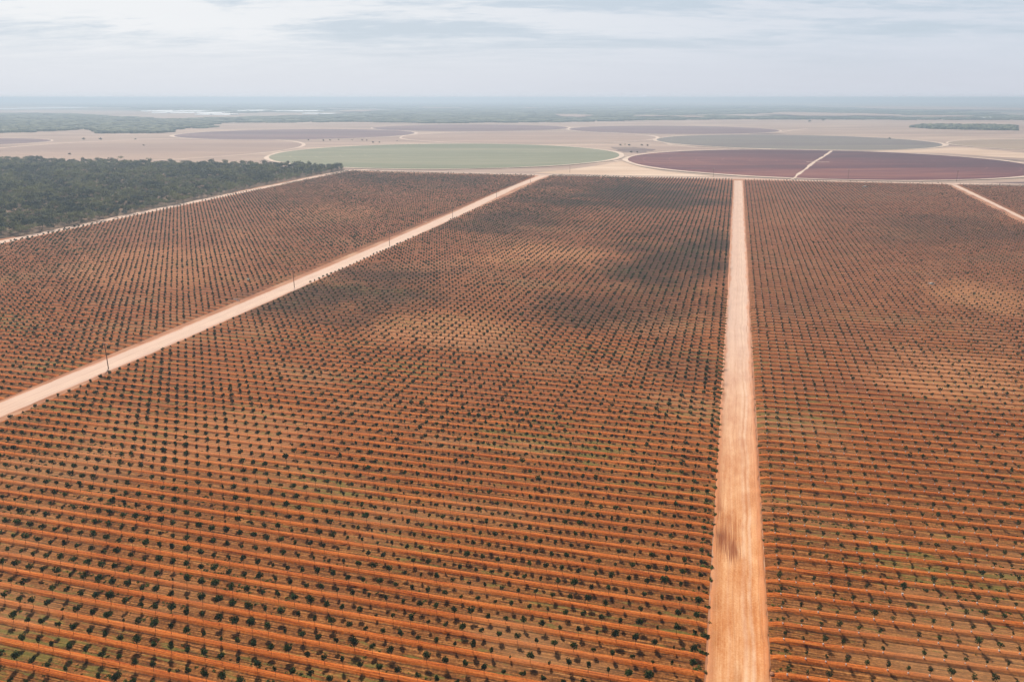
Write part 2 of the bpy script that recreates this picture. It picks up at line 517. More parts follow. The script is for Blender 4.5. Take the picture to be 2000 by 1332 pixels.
rings = [0, 300, 900, 2000, 4000, 8000, 14000, 20000, 26000]
V = [(0, 0, 0)]
F4, F3 = [], []
nseg = 96
for ri in rings[1:]:
    for i in range(nseg):
        a = 2 * math.pi * i / nseg
        V.append((ri * math.cos(a), ri * math.sin(a), 0))
for i in range(nseg):
    F3.append((0, 1 + i, 1 + (i + 1) % nseg))
for k in range(len(rings) - 2):
    b0, b1 = 1 + k * nseg, 1 + (k + 1) * nseg
    for i in range(nseg):
        j = (i + 1) % nseg
        F4.append((b0 + i, b1 + i, b1 + j, b0 + j))
ground = obj('ground', mesh_np('ground', V, [np.array(F3), np.array(F4)], M_PLAIN))
tag(ground, 'dry pinkish plain reaching the horizon', kind='structure')

# red soil apron under and around the orchard blocks
q = [farm(-640, -60), farm(420, -60), farm(430, 1282), farm(310, 1278), farm(20, 1284), farm(-290, 1262), farm(-645, 1262)]
V = [(x, y, 0.05) for x, y in q]
soil = obj('soil', mesh_np('soil', V, np.arange(len(q))[None, :], M_BARE))
tag(soil, 'red soil around the orchard blocks', kind='structure')


# ------------------------------------------------------------------ orchard beds
def center_left(s):
    return -265.6 - (s - 224) * 0.0150


def center_right(s):
    return 2.6 + 0 * s


def left_left(s):
    return -599.0 - (s - 533) * 0.046


def left_right(s):
    return -287.3 - (s - 350) * 0.0150


def right_left(s):
    return 16.6 + 0 * s


def right_right(s):
    return 285.0 + (s - 922) * 0.045


def fr_left(s):
    return 297.5 + (s - 922) * 0.045


def fr_right(s):
    return 445.0 + 0 * s


BLOCKS = {
    'center': dict(l=center_left, r=center_right, s0=62, s1=1268, pitch=5.86, gap=4.36, slope=0.012, off=147.0 + 1.8, young=False),
    'left': dict(l=left_left, r=left_right, s0=150, s1=1250, pitch=5.86, gap=4.36, slope=0.006, off=2.2, young=False),
    'right': dict(l=right_left, r=right_right, s0=75, s1=1262, pitch=6.03, gap=4.24, slope=0.050, off=190.5 - 46.05 * 0.05, young=True),
    'far_right': dict(l=fr_left, r=fr_right, s0=600, s1=1262, pitch=6.03, gap=4.24, slope=0.050, off=190.5 - 46.05 * 0.05, young=True),
}
PROFILE = np.array([(-0.5, 0.05), (-0.44, 0.0), (-0.38, 0.07), (-0.31, 0.09), (-0.27, 0.0), (-0.22, 0.06), (-0.180, -0.03), (-0.125, 0.44), (-0.05, 0.50), (0.05, 0.50), (0.125, 0.44), (0.20, -0.03), (0.25, 0.07), (0.30, 0.0), (0.36, 0.09), (0.42, 0.07), (0.46, 0.0), (0.5, 0.05)])


def row_range(B):
    k0 = math.ceil((B['s0'] - B['off']) / B['pitch'])
    k1 = math.floor((B['s1'] - B['off']) / B['pitch'])
    return range(k0, k1 + 1)


def row_s(B, k, r):
    """rows are bent very slightly, as real rows are"""
    return B['off'] + k * B['pitch'] + B['slope'] * r + 0.25 * np.sin(r * 0.021 + 1.3 * np.sin(k * 0.05))


def bed_mesh(key):
    B = BLOCKS[key]
    Vs, Fs, UV = [], [], []
    base = 0
    hgt = 1.25 if B['young'] else 1.0
    for k in row_range(B):
        s_mid = B['off'] + k * B['pitch']
        ra, rb = float(B['l'](s_mid)), float(B['r'](s_mid))
        step = 3.0 if s_mid < 330 else (9.0 if s_mid < 600 else 30.0)
        n = max(4, int((rb - ra) / step))
        rr = np.concatenate([[ra, ra + 1.8], np.linspace(ra + 4, rb - 4, n), [rb - 1.8, rb]])
        n = len(rr)
        env = np.ones(n)
        env[0] = env[-1] = 0.0
        env[1] = env[-2] = 0.85
        P = len(PROFILE)
        wob = rng.normal(0, 1, (n, P))
        S = row_s(B, k, rr)
        o = PROFILE[:, 0] * B['pitch']
        inner = np.ones(len(PROFILE))
        inner[0] = inner[-1] = 0.0
        soff = o[None, :] + wob * 0.05 * inner[None, :] * (1 if step < 9 else 0.3)
        z = 0.12 + PROFILE[:, 1][None, :] * hgt * env[:, None] + rng.normal(0, 0.02, (n, P)) * inner[None, :]
        X = rr[:, None] + 0 * soff
        Y = S[:, None] + soff
        Vs.append(np.stack([X, Y, z], -1).reshape(-1, 3))
        UV.append(np.stack([X, 0 * X + o[None, :]], -1).reshape(-1, 2))
        i = np.arange(n - 1)[:, None] * P + np.arange(P - 1)[None, :]
        f = np.stack([i, i + P, i + P + 1, i + 1], -1).reshape(-1, 4)[:, ::-1]
        f = f[:, ::-1]
        Fs.append(f + base)
        base += n * P
    V = np.concatenate(Vs)
    Fq = np.concatenate(Fs)
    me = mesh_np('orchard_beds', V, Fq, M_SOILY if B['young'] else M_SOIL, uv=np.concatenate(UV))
    o = obj('orchard_soil', me)
    o.rotation_euler = (0, 0, -ANG)
    return o


for key, lab in (('center', 'orange soil beds of the wide middle orchard block'), ('left', 'soil beds of the orchard block beside the woodland'),
                 ('right', 'striped orange beds of the young block beyond the straight road'), ('far_right', 'soil beds beyond the narrow slanting road')):
    tag(bed_mesh(key), lab, kind='structure')


# ------------------------------------------------------------------ roads and tracks
def ribbon(name, pts, widths, z, mat, label, wob=0.0, step=None, u0=0.0, verge=False):
    """a road as a strip with a slightly ragged edge, crowned, with low windrows on its verges"""
    P = [np.array(p, dtype=float) for p in pts]
    W = list(widths) if hasattr(widths, '__len__') else [widths] * len(P)
    if step:
        Q, WW = [], []
        for a, b_, wa, wb in zip(P[:-1], P[1:], W[:-1], W[1:]):
            n = max(1, int(np.linalg.norm(b_ - a) / step))
            for i in range(n):
                Q.append(a + (b_ - a) * i / n)
                WW.append(wa + (wb - wa) * i / n)
        Q.append(P[-1])
        WW.append(W[-1])
        P, W = Q, WW
    P = np.array(P)
    W = np.array(W)
    T = np.gradient(P, axis=0)
    T /= np.linalg.norm(T, axis=1)[:, None]
    Nn = np.column_stack([-T[:, 1], T[:, 0]])
    U = np.concatenate([[0], np.cumsum(np.linalg.norm(np.diff(P, axis=0), axis=1))]) + u0
    if verge:
        prof = np.array([(-1.0, 0.0), (-0.93, 0.26), (-0.86, 0.02), (-0.45, 0.04), (0.0, 0.08), (0.45, 0.04), (0.86, 0.02), (0.93, 0.22), (1.0, 0.0)])
    else:
        prof = np.array([(-1.0, 0.0), (0.0, 0.03), (1.0, 0.0)])
    n, m = len(P), len(prof)
    h = W[:, None] / 2 * prof[None, :, 0]
    j = rng.normal(0, 1, (n, m)) * wob
    j = (j + np.roll(j, 1, 0)) * 0.6
    h2 = h + j * (np.abs(prof[None, :, 0]) > 0.8)
    X = P[:, 0:1] + Nn[:, 0:1] * h2
    Y = P[:, 1:2] + Nn[:, 1:2] * h2
    Z = z + prof[None, :, 1] * (1 + 0.4 * rng.normal(0, 1, (n, m)) * (wob > 0))
    V = np.stack([X, Y, Z], -1).reshape(-1, 3)
    UV = np.stack([U[:, None] + 0 * h, -h2], -1).reshape(-1, 2)
    i = np.arange(n - 1)[:, None] * m + np.arange(m - 1)[None, :]
    Fq = np.stack([i, i + 1, i + m + 1, i + m], -1).reshape(-1, 4)[:, ::-1]
    o = obj(name, mesh_np(name, V, Fq, mat, uv=UV))
    return tag(o, label, kind='structure')


s_list = np.concatenate([np.arange(20, 400, 1.5), np.arange(400, 1262, 4.0)])
ribbon('road', [farm(9.55 + 0.25 * math.sin(s * 0.013), s) for s in s_list], 13.5, 0.14, M_ROAD,
       'wide straight pale sandy road running away between two orchard blocks', wob=0.18, u0=20, verge=True)
pts = [ground_at(-90, 840), ground_at(0, 801), ground_at(300, 676), ground_at(575, 558), ground_at(760, 477.5), ground_at(900, 414.5), ground_at(1000, 367), ground_at(1062, 343.5)]
ribbon('road', pts, [15] * 6 + [15, 18], 0.14, M_ROAD2, 'long pale road climbing past the timber power poles', wob=0.4, step=6, u0=250)
pts = [ground_at(-120, 501), ground_at(0, 473.5), ground_at(250, 421.5), ground_at(470, 376), ground_at(600, 349.5), ground_at(680, 333.5), ground_at(720, 331.5)]
ribbon('road', pts, [12, 12, 12, 11, 11, 12, 10], 0.14, M_ROAD2, 'pale track between the woodland and the orchard', wob=0.4, step=8, u0=600)
pts = [ground_at(2120, 487), ground_at(2000, 427), ground_at(1930, 393), ground_at(1862, 361)]
ribbon('road', pts, [6.6, 6.6, 6.6, 7.5], 0.14, M_ROAD2, 'narrow pale road slanting off through the young block', wob=0.3, step=8, u0=600)
# cross track over the head of the blocks
pts = [ground_at(690, 332.5), ground_at(800, 335), ground_at(930, 338.5), ground_at(1065, 342.5), ground_at(1200, 345.5), ground_at(1330, 347.2), ground_at(1440, 349), ground_at(1560, 352.8), ground_at(1700, 356), ground_at(1860, 359.5), ground_at(2020, 360.5), ground_at(2120, 361)]
ribbon('track', pts, [10, 8, 8, 13, 11, 12, 17, 20, 21, 17, 9, 8], 0.18, M_ROAD2, 'pale cross track along the heads of the orchard rows', wob=0.5, step=10, u0=900)


# ------------------------------------------------------------------ round fields
def fit_circle(x0, x1, yt, yb):
    Yf, Yn = ground_at(1000, yt)[1], ground_at(1000, yb)[1]
    cy, ry = (Yf + Yn) / 2, (Yf - Yn) / 2
    cx, rx = 0.0, ry
    a = np.linspace(0, 2 * math.pi, 721)
    for _ in range(40):
        X, Y = cx + rx * np.cos(a), cy + ry * np.sin(a)
        px = np.array([project(x, y, 0)[0] for x, y in zip(X, Y)])
        l, r_ = px.min(), px.max()
        sc_ = (cy * math.cos(PITCH) + CAM_H * math.sin(PITCH)) / FPX
        cx += ((x0 + x1) / 2 - (l + r_) / 2) * sc_
        rx += ((x1 - x0) / 2 - (r_ - l) / 2) * sc_
    return cx, cy, rx, ry


FIELD_Z = 0.30


def field(box, mat, label, rim=9.0, z=None):
    global FIELD_Z
    FIELD_Z += 0.08
    z = FIELD_Z
    cx, cy, rx, ry = fit_circle(*box)
    n = 160
    a = np.linspace(0, 2 * math.pi, n, endpoint=False)
    wv = 1 + 0.0015 * np.sin(7 * a + cx) + 0.001 * np.sin(19 * a)
    V = np.column_stack([rx * wv * np.cos(a), ry * wv * np.sin(a), np.zeros(n)])
    V = np.vstack([V, [[0, 0, 0]]])
    F = np.array([(i, (i + 1) % n, n) for i in range(n)])
    o = obj('crop_field', mesh_np('crop_field', V, F, mat))
    o.location = (cx, cy, z)
    V = V + np.array([cx, cy, z])
    tag(o, label, kind='structure')
    if rim:
        wn = rim * 0.95 * (1 + 0.25 * np.sin(3 * a + cy) + 0.15 * np.sin(11 * a))
        inn = V[:n, :2]
        out = np.column_stack([cx + (rx * wv + wn) * np.cos(a), cy + (ry * wv + wn) * np.sin(a)])
        VV = np.vstack([np.column_stack([inn, np.full(n, z - 0.04)]), np.column_stack([out, np.full(n, z - 0.04)])])
        FF = np.array([(i, (i + 1) % n, n + (i + 1) % n, n + i) for i in range(n)])[:, ::-1]
        o2 = obj('track', mesh_np('rim_track', VV, FF, M_TRACK))
        tag(o2, 'pale rim track circling the ' + label, kind='structure')
    return cx, cy, rx, ry, z


field((-320, 100, 270.6, 287.4), MF_PURPLE, 'purple fallow field by the far woodland', 10)
field((-80, 590, 271.5, 318), MF_TAN, 'broad tan stubble field beyond the woodland', 10)
field((727, 1110, 243.8, 257.4), MF_PURPLE, 'thin purple field farthest off', 10)
field((340, 810, 252.8, 273.8), MF_PURPLE, 'long purple field above the green one', 12)
field((784, 1281, 257.8, 281.0), MF_TAN, 'pinkish stubble field above the green one', 11)
field((1112, 1522, 246.3, 262.9), MF_PURPLE, 'purple fallow field with pale track end', 11)
field((1852, 2560, 272.5, 303), MF_TANG, 'greyish stubble field at the far side', 10)
field((1282, 1841, 263.8, 294.2), MF_GREYG, 'grey green fallow field above the plum one', 12)
GC = field((525, 1210, 281.7, 331.2), MF_GREEN, 'large round green crop field', 10)
PC = field((1226, 2036, 293.2, 353.6), MF_PLUM, 'large plum coloured ploughed circle', 12)


def px_patch(name, px, z, mat, label):
    V = [ground_at(*p) + (z,) for p in px]
    o = obj(name, mesh_np(name, V, np.arange(len(px))[None, :], mat))
    return tag(o, label, kind='structure')


# pale access strip crossing the plum field, and worn ground between the circles
ribbon('track', [ground_at(1547, 352), ground_at(1569, 335), ground_at(1590, 318), ground_at(1610, 306), ground_at(1624, 296)], [4, 4.5, 6, 5, 6], PC[4] + 0.05,
       M_TRACK, 'pale strip crossing the plum field', wob=0.8, step=12)
ribbon('track', [ground_at(1575, 317.5), ground_at(1600, 318.2), ground_at(1620, 318)], 5, PC[4] + 0.09, M_TRACK, 'short pale cross strip at the middle of the plum field', wob=0.5, step=10)
M_DARKP = field_mat('dark_damp_ground', (0.12, 0.075, 0.075), (0.16, 0.105, 0.095), (0.24, 0.17, 0.13), 0.012)
M_PALEG = bare_mat('worn_pale_ground', (0.45, 0.30, 0.21), (0.54, 0.38, 0.27), (0.66, 0.50, 0.38), 0.012, 0.1, (0.15, 1, 1))


def blob_patch(cxp, cyp, wp, hp, mat, label, z=0.25, seed=0):
    x0, y0 = ground_at(cxp, cyp)
    xa, _ = ground_at(cxp + wp / 2, cyp)
    ya, yb = ground_at(cxp, cyp - hp / 2)[1], ground_at(cxp, cyp + hp / 2)[1]
    rx, ry = xa - x0, (ya - yb) / 2
    n = 60
    a = np.linspace(0, 2 * math.pi, n, endpoint=False)
    rr_ = 1 + 0.12 * np.sin(3 * a + seed) + 0.10 * np.sin(5 * a + seed * 2.1) + 0.06 * np.sin(11 * a + seed)
    V = np.column_stack([x0 + rx * rr_ * np.cos(a), (ya + yb) / 2 + ry * rr_ * np.sin(a), np.full(n, z)])
    o = obj('soil', mesh_np('soil_patch', V, np.arange(n)[None, :], mat))
    return tag(o, label, kind='structure')


blob_patch(1236, 293, 74, 11, M_DARKP, 'dark damp ground between the circles', 0.12, 1)
blob_patch(1962, 313.5, 74, 5, M_DARKP, 'dark lens of damp ground beside the plum field', 0.12, 2)
blob_patch(1496, 262.0, 68, 3.6, M_DARKP, 'dark sliver between two fields', 0.12, 3)
px_patch('soil', [(1040, 338), (1110, 332), (1180, 322), (1215, 315), (1250, 326), (1300, 336), (1400, 345.5), (1300, 344), (1180, 342), (1080, 340)], 0.10, M_PALEG, 'worn pale ground between green field and orchard')
px_patch('soil', [(1830, 290), (1870, 288), (2000, 299), (2080, 304), (2080, 314), (1960, 308), (1850, 300), (1700, 296)], 0.13, M_PALEG, 'worn pale ground above the plum field')
px_patch('soil', [(1860, 361), (2100, 352), (2100, 362), (2000, 361)], 0.115, M_DARKP, 'brown verge beside the plum field')
ribbon('track', [ground_at(1283, 272), ground_at(1310, 283), ground_at(1360, 288.5), ground_at(1420, 291)], 12, 0.22, M_TRACK, 'short curved pale track joining two circles', wob=0.8, step=20)
ribbon('track', [ground_at(1525, 258.6), ground_at(1550, 254.6), ground_at(1578, 251.6)], 10, 0.22, M_TRACK, 'short pale track leaving the circles', wob=0.8, step=20)
ribbon('track', [ground_at(1210, 316), ground_at(1165, 306), ground_at(1225, 305)], 8, 0.20, M_TRACK, 'pale track at the meeting of the circles', wob=0.8, step=20)

# far paddocks and a lake among the scrub
M_LAKE = plain_mat('sky_glint_lake_water', (0.90, 0.91, 0.92), 0.25, 0.02, 0.001, 0.6)  # near-white colour stands in for sky glint on the water
blob = blob_patch(66, 212, 98, 4.4, M_LAKE, 'bright white lake on the far plain', 0.4, 0.3)
blob.name = 'lake'
for (a_, b_, c_, d_, sd) in ((1120, 229, 66, 6, 1), (1268, 229.5, 64, 2.5, 2), (1345, 231, 60, 3, 6), (1620, 226.5, 230, 8, 3), (1860, 214, 300, 9, 4), (700, 219, 60, 4, 5), (1840, 230, 110, 3, 7), (860, 213, 80, 1.6, 8), (1035, 213.4, 30, 1.4, 9), (832, 210.2, 8, 1.4, 9)):
    blob_patch(a_, b_, c_, d_, MF_TAN, 'pinkish paddock among the far scrub', 10.5, sd)

# ------------------------------------------------------------------ leaf clouds
def leaf_cloud(n, rx, rz, lobes, size, seed, flat=0.0):
    """n small four-cornered leaf sprays gathered round a few boughs"""
    g = np.random.default_rng(seed)
    lc = g.normal(0, 1, (lobes, 3))
    lc /= np.linalg.norm(lc, axis=1)[:, None]
    lc *= g.uniform(0.22, 0.60, (lobes, 1))
    lc[:, 2] = lc[:, 2] * 0.8 + 0.05
    lr = g.uniform(0.40, 0.62, lobes)
    w_ = g.integers(0, lobes, n)
    d = g.normal(0, 1, (n, 3))
    d /= np.linalg.norm(d, axis=1)[:, None]
    rad = g.uniform(0.35, 1.0, (n, 1)) ** 0.6
    p = lc[w_] + d * rad * lr[w_][:, None]
    p = p * np.array([rx, rx, rz])
    a = g.normal(0, 1, (n, 3))
    a /= np.linalg.norm(a, axis=1)[:, None]
    b_ = g.normal(0, 1, (n, 3))
    b_[:, 2] *= 1 - flat
    a[:, 2] *= 1 - flat
    b_ -= a * np.sum(a * b_, 1)[:, None] / np.sum(a * a, 1)[:, None]
    b_ /= np.linalg.norm(b_, axis=1)[:, None]
    s_ = size * g.uniform(0.6, 1.35, (n, 1))
    a, b_ = a * s_, b_ * s_ * 0.55
    return np.stack([p - a, p - b_, p + a, p + b_], 1)      # (n,4,3)


def tube(p0, p1, r0, r1, n=5):
    p0, p1 = np.array(p0, float), np.array(p1, float)
    d = p1 - p0
    d /= np.linalg.norm(d)
    u = np.cross(d, [0.3, 0.9, 0.1])
    u /= np.linalg.norm(u)
    v = np.cross(d, u)
    a = np.linspace(0, 2 * math.pi, n, endpoint=False)
    ring = np.cos(a)[:, None] * u + np.sin(a)[:, None] * v
    V = np.vstack([p0 + ring * r0, p1 + ring * r1])
    F = np.array([(i, (i + 1) % n, n + (i + 1) % n, n + i) for i in range(n)])
    return V, F


def join(parts):
    Vs, Fs, b0 = [], [], 0
    for V, F in parts:
        Vs.append(V)
        Fs.append(F + b0)
        b0 += len(V)
    return np.vstack(Vs), np.vstack(Fs)


def quads(Q):
    n = len(Q)
    return Q.reshape(-1, 3), np.arange(n * 4).reshape(n, 4)


def trunk_geo(h, r0, seed, limbs=3, spread=0.45, top=0.6, sides=5):
    g = random.Random(seed)
    lean = (g.uniform(-.06, .06) * h, g.uniform(-.06, .06) * h)
    fork = (lean[0], lean[1], h)
    parts = [tube((0, 0, -0.25), fork, r0, r0 * 0.62, sides)]
    for i in range(limbs):
        a = 2 * math.pi * (i + g.random() * 0.6) / limbs
        parts.append(tube(fork, (lean[0] + math.cos(a) * spread, lean[1] + math.sin(a) * spread, h + top * g.uniform(0.7, 1.2)), r0 * 0.55, r0 * 0.2, 4))
    return join(parts)


NV = 10
# orchard trees: crown about 1.9 m wide, its middle about 2.5 m up
A_CROWN, A_CROWN_LO, A_CROWN_FAR, A_TRUNK = [], [], [], []
for v in range(NV):
    lob = [6, 7, 5, 8, 6, 4, 7, 5, 6, 3][v]
    fat = [1.0, 1.12, .85, 1.08, .95, .75, 1.2, .9, 1.0, .6][v]
    ctr = np.array([0, 0, 2.0])
    A_CROWN.append(leaf_cloud(int(280 * fat), 1.02 * fat, 1.04 * fat ** .5, lob, 0.19, 100 + v) + ctr)
    A_CROWN_LO.append(leaf_cloud(int(90 * fat), 0.95 * fat, 1.02 * fat ** .5, lob, 0.30, 100 + v) + ctr)
    A_CROWN_FAR.append(leaf_cloud(int(26 * fat) + 3, 0.88 * fat, 0.98 * fat ** .5, lob, 0.50, 100 + v) + ctr)
    A_TRUNK.append(trunk_geo(1.35, 0.055, 40 + v))
# saplings: thin, open, with a pale guard at the foot
B_CROWN, B_CROWN_LO, B_CROWN_FAR, B_TRUNK = [], [], [], []
for v in range(NV):
    fat = [1.0, .8, 1.15, .6, .9, 1.3, .7, 1.0, .5, .85][v]
    ctr = np.array([0.05, 0.0, 1.75])
    B_CROWN.append(leaf_cloud(int(120 * fat), 0.86 * fat, 0.88 * fat ** .5, 4, 0.16, 300 + v) + ctr)
    B_CROWN_LO.append(leaf_cloud(int(40 * fat) + 3, 0.86 * fat, 0.85 * fat ** .5, 4, 0.28, 300 + v) + ctr)
    B_CROWN_FAR.append(leaf_cloud(int(10 * fat) + 3, 0.80 * fat, 0.85 * fat ** .5, 4, 0.46, 300 + v) + ctr)
    B_TRUNK.append(trunk_geo(1.2, 0.05, 70 + v, 3, 0.3, 0.5))


def guard_geo(n=6):
    V, F = tube((0, 0, -0.05), (0, 0, 0.50), 0.15, 0.15, n)
    V2, F2 = tube((0, 0, 0.502), (0, 0, 0.504), 0.15, 0.02, n)
    return join([(V, F), (V2, F2)])


GUARD = guard_geo()

BED_Z = 0.55


def tree_list(key):
    B = BLOCKS[key]
    out = []
    for k in row_range(B):
        s_mid = B['off'] + k * B['pitch']
        ra, rb = float(B['l'](s_mid)) + 3.2, float(B['r'](s_mid)) - 2.6
        if key in ('center', 'left'):
            n = int((rb - ra) / B['gap'])
            rr = rb - np.arange(n + 1) * B['gap']
        else:
            n = int((rb - ra) / B['gap'])
            rr = ra + np.arange(n + 1) * B['gap']
        rr = rr + rng.normal(0, 0.07, len(rr))
        ss = row_s(B, k, rr) + rng.normal(0, 0.07, len(rr))
        x, y = rr * CA + ss * SA, -rr * SA + ss * CA
        for i in range(len(rr)):
            out.append((k, i, x[i], y[i]))
    return np.array(out)


def in_view(x, y, z=1.0, m=0.0):
    c, s = math.cos(PITCH), math.sin(PITCH)
    d = y * c - (z - CAM_H) * s
    px = 1000 + FPX * x / d
    py = 666 - FPX * (y * s + (z - CAM_H) * c) / d
    return (px > -m) & (px < 2000 + m) & (py > 150) & (py < 1332 + m) & (d > 0), px, py


def scatter(lib_c, pts, sc_, rot, var, zoff):
    """place copies of leaf clouds: one big quad array"""
    out = []
    for v in range(len(lib_c)):
        I = np.where(var == v)[0]
        if not len(I):
            continue
        Q = lib_c[v][None]                       # (1,n,4,3)
        c, s = np.cos(rot[I])[:, None, None], np.sin(rot[I])[:, None, None]
        k = sc_[I][:, None, None]
        X = (Q[..., 0] * c - Q[..., 1] * s) * k + pts[I, 0][:, None, None]
        Y = (Q[..., 0] * s + Q[..., 1] * c) * k + pts[I, 1][:, None, None]
        Z = Q[..., 2] * k + zoff
        out.append(np.stack(np.broadcast_arrays(X, Y, Z), -1).reshape(-1, 4, 3))
    return np.concatenate(out) if out else np.zeros((0, 4, 3))


def scatter_vf(V, F, pts, sc_, rot, zoff):
    c, s = np.cos(rot)[:, None], np.sin(rot)[:, None]
    X = (V[None, :, 0] * c - V[None, :, 1] * s) * sc_[:, None] + pts[:, 0:1]
    Y = (V[None, :, 0] * s + V[None, :, 1] * c) * sc_[:, None] + pts[:, 1:2]
    Z = V[None, :, 2] * sc_[:, None] + zoff
    VV = np.stack([X, Y, Z], -1).reshape(-1, 3)
    FF = (F[None] + (np.arange(len(pts)) * len(V))[:, None, None]).reshape(-1, F.shape[1])
    return VV, FF


def ordinal(n):
    if 10 <= n % 100 <= 20:
        return '%dth' % n
    return '%d%s' % (n, {1: 'st', 2: 'nd', 3: 'rd'}.get(n % 10, 'th'))


LOOK_A = ['dark leafy', 'broad dark', 'narrow dark', 'full dark', 'round dark', 'thin crowned', 'wide bushy', 'upright dark', 'dense dark', 'small sparse']
LOOK_B = ['thin green', 'small thin', 'leafier green', 'almost bare', 'slight green', 'largest leafy', 'wispy green', 'slender green', 'tiny bare', 'small green']


def plant(keys, young, total):
    T = []
    for ki, key in enumerate(keys):
        t = tree_list(key)
        T.append(np.column_stack([t, np.full(len(t), ki)]))
    T = np.concatenate(T)
    x, y = T[:, 2], T[:, 3]
    vis, px, py = in_view(x, y, 2.0, 90)
    T, px, py = T[vis], px[vis], py[vis]
    n = len(T)
    # a few gaps where a tree failed; patchy vigour
    keep = rng.random(n) > (0.06 if young else 0.022)
    T, px, py = T[keep], px[keep], py[keep]
    n = len(T)
    pts = T[:, 2:4]
    dist = np.hypot(np.hypot(pts[:, 0], pts[:, 1]), CAM_H)
    patch = np.sin(pts[:, 0] * 0.021 + 1) * np.sin(pts[:, 1] * 0.013 + 2) + 0.6 * np.sin(pts[:, 0] * 0.05 + pts[:, 1] * 0.031)
    sz = (0.94 + 0.11 * rng.normal(0, 1, n) + 0.07 * patch).clip(0.55, 1.35)
    if young:
        sz *= 1.0
        big_ = rng.random(n) < 0.05
        sz[big_] *= 1.3
    else:
        sm = rng.random(n) < 0.035
        sz[sm] *= 0.6
    rot = rng.uniform(0, 2 * math.pi, n)
    var = rng.integers(0, NV, n)
    inside = (px > 0) & (px < 2000) & (py < 1338)
    order = np.argsort(np.where(inside, dist, 1e9))
    sel = np.zeros(n, bool)
    first = keys[0]
    isfirst = T[:, 4] == 0
    order = [i for i in order if isfirst[i]][:total]
    sel[order] = True
    C1, C2, C3 = (B_CROWN, B_CROWN_LO, B_CROWN_FAR) if young else (A_CROWN, A_CROWN_LO, A_CROWN_FAR)
    TR = B_TRUNK if young else A_TRUNK
    leafm = M_LEAF2 if young else M_LEAF
    # --- individual trees
    name = 'sapling' if young else 'orchard_tree'
    crown_me = [mesh_np('crown', *quads(q_), leafm) for q_ in C1]
    trunk_me = [mesh_np('trunk', *tg, M_BARK, smooth=True) for tg in TR]
    guard_me = mesh_np('tree_guard', *GUARD, M_GUARD) if young else None
    B = BLOCKS[first]
    # where each row meets the main road
    rows = {}
    for i in order:
        rows.setdefault(int(T[i, 0]), []).append(i)
    r_end = 2.0 if not young else 17.0
    meets = {}
    for k in rows:
        s_ = float(row_s(B, k, r_end))
        xe, ye = farm(r_end, s_)
        meets[k] = bool(in_view(np.array([xe]), np.array([ye]), 0.0)[0][0])
    up = [k for k in sorted(rows) if meets[k]]
    cut = [k for k in sorted(rows) if not meets[k]]
    proto = {}
    for k in sorted(rows):
        if meets[k]:
            # count from the road over every tree of the row that stands
            allk = [i for i in np.where((T[:, 0] == k) & isfirst)[0]]
            allk.sort(key=lambda i: abs(to_farm(*pts[i])[0] - r_end))
            rank = {i: j + 1 for j, i in enumerate(allk)}
        else:
            allk = [i for i in np.where((T[:, 0] == k) & isfirst & inside)[0]]
            allk.sort(key=lambda i: -pts[i][0])
            rank = {i: j + 1 for j, i in enumerate(allk)}
        for i in rows[k]:
            v = int(var[i])
            look = (LOOK_B if young else LOOK_A)[v]
            if meets[k]:
                if young:
                    lab = '%s guarded sapling, %s from the straight road, %s row up that verge' % (look, ordinal(rank[i]), ordinal(up.index(k) + 1))
                else:
                    lab = '%s orchard tree, %s from the straight road, %s row up that verge' % (look, ordinal(rank[i]), ordinal(up.index(k) + 1))
            else:
                lab = '%s orchard tree, %s in from where the %s lowest row leaves the frame' % (look, ordinal(rank[i]), ordinal(cut.index(k) + 1))
            if v not in proto:
                e = bpy.data.objects.new(name, None)
                ch = [bpy.data.objects.new('crown', crown_me[v]), bpy.data.objects.new('trunk', trunk_me[v])]
                if young:
                    ch.append(bpy.data.objects.new('tree_guard', guard_me))
                proto[v] = (e, ch)
                e2, ch2 = e, ch
            else:
                e, ch = proto[v]
                e2, ch2 = e.copy(), [c_.copy() for c_ in ch]
            link(e2)
            for c_ in ch2:
                link(c_, e2)
            e2.location = (pts[i, 0], pts[i, 1], BED_Z)
            e2.rotation_euler = (0, 0, float(rot[i]))
            e2.scale = (float(sz[i]),) * 3
            tag(e2, lab, 'sapling' if young else 'tree', 'saplings in guards along the young block rows' if young else 'orchard trees in rows on the soil beds')
    # --- all the others as one object
    rest = ~sel
    near = rest & (dist < 330)
    mid = rest & (dist >= 330) & (dist < 640)
    far = rest & (dist >= 640)
    Q = np.concatenate([scatter(C1 if False else C2, pts[near], sz[near], rot[near], var[near], BED_Z),
                        scatter(C2, pts[mid], sz[mid], rot[mid], var[mid], BED_Z),
                        scatter(C3, pts[far], sz[far], rot[far], var[far], BED_Z)])
    V, F = quads(Q)
    mi = [np.zeros(len(F), np.int32)]
    Vt, Ft = scatter_vf(*TR[0], pts[rest & (dist < 640)], sz[rest & (dist < 640)], rot[rest & (dist < 640)], BED_Z)
    Vs, Fs = [V, Vt], [F, Ft + len(V)]
    mi.append(np.full(len(Ft), 1, np.int32))
    base = len(V) + len(Vt)
    tv, tf = tube((0, 0, -0.2), (0, 0, 1.9 if not young else 1.5), 0.075 if not young else 0.05, 0.04, 3)
    Vt, Ft = scatter_vf(tv, tf, pts[far], sz[far], rot[far], BED_Z)
    Vs.append(Vt)
    Fs.append(Ft + base)
    mi.append(np.full(len(Ft), 1, np.int32))
    base += len(Vt)
    if young:
        gv, gf = GUARD
        Vt, Ft = scatter_vf(gv, gf, pts[rest], np.ones(rest.sum()), rot[rest], BED_Z)
        Vs.append(Vt)
        Fs.append(Ft + base)
        mi.append(np.full(len(Ft), 2, np.int32))
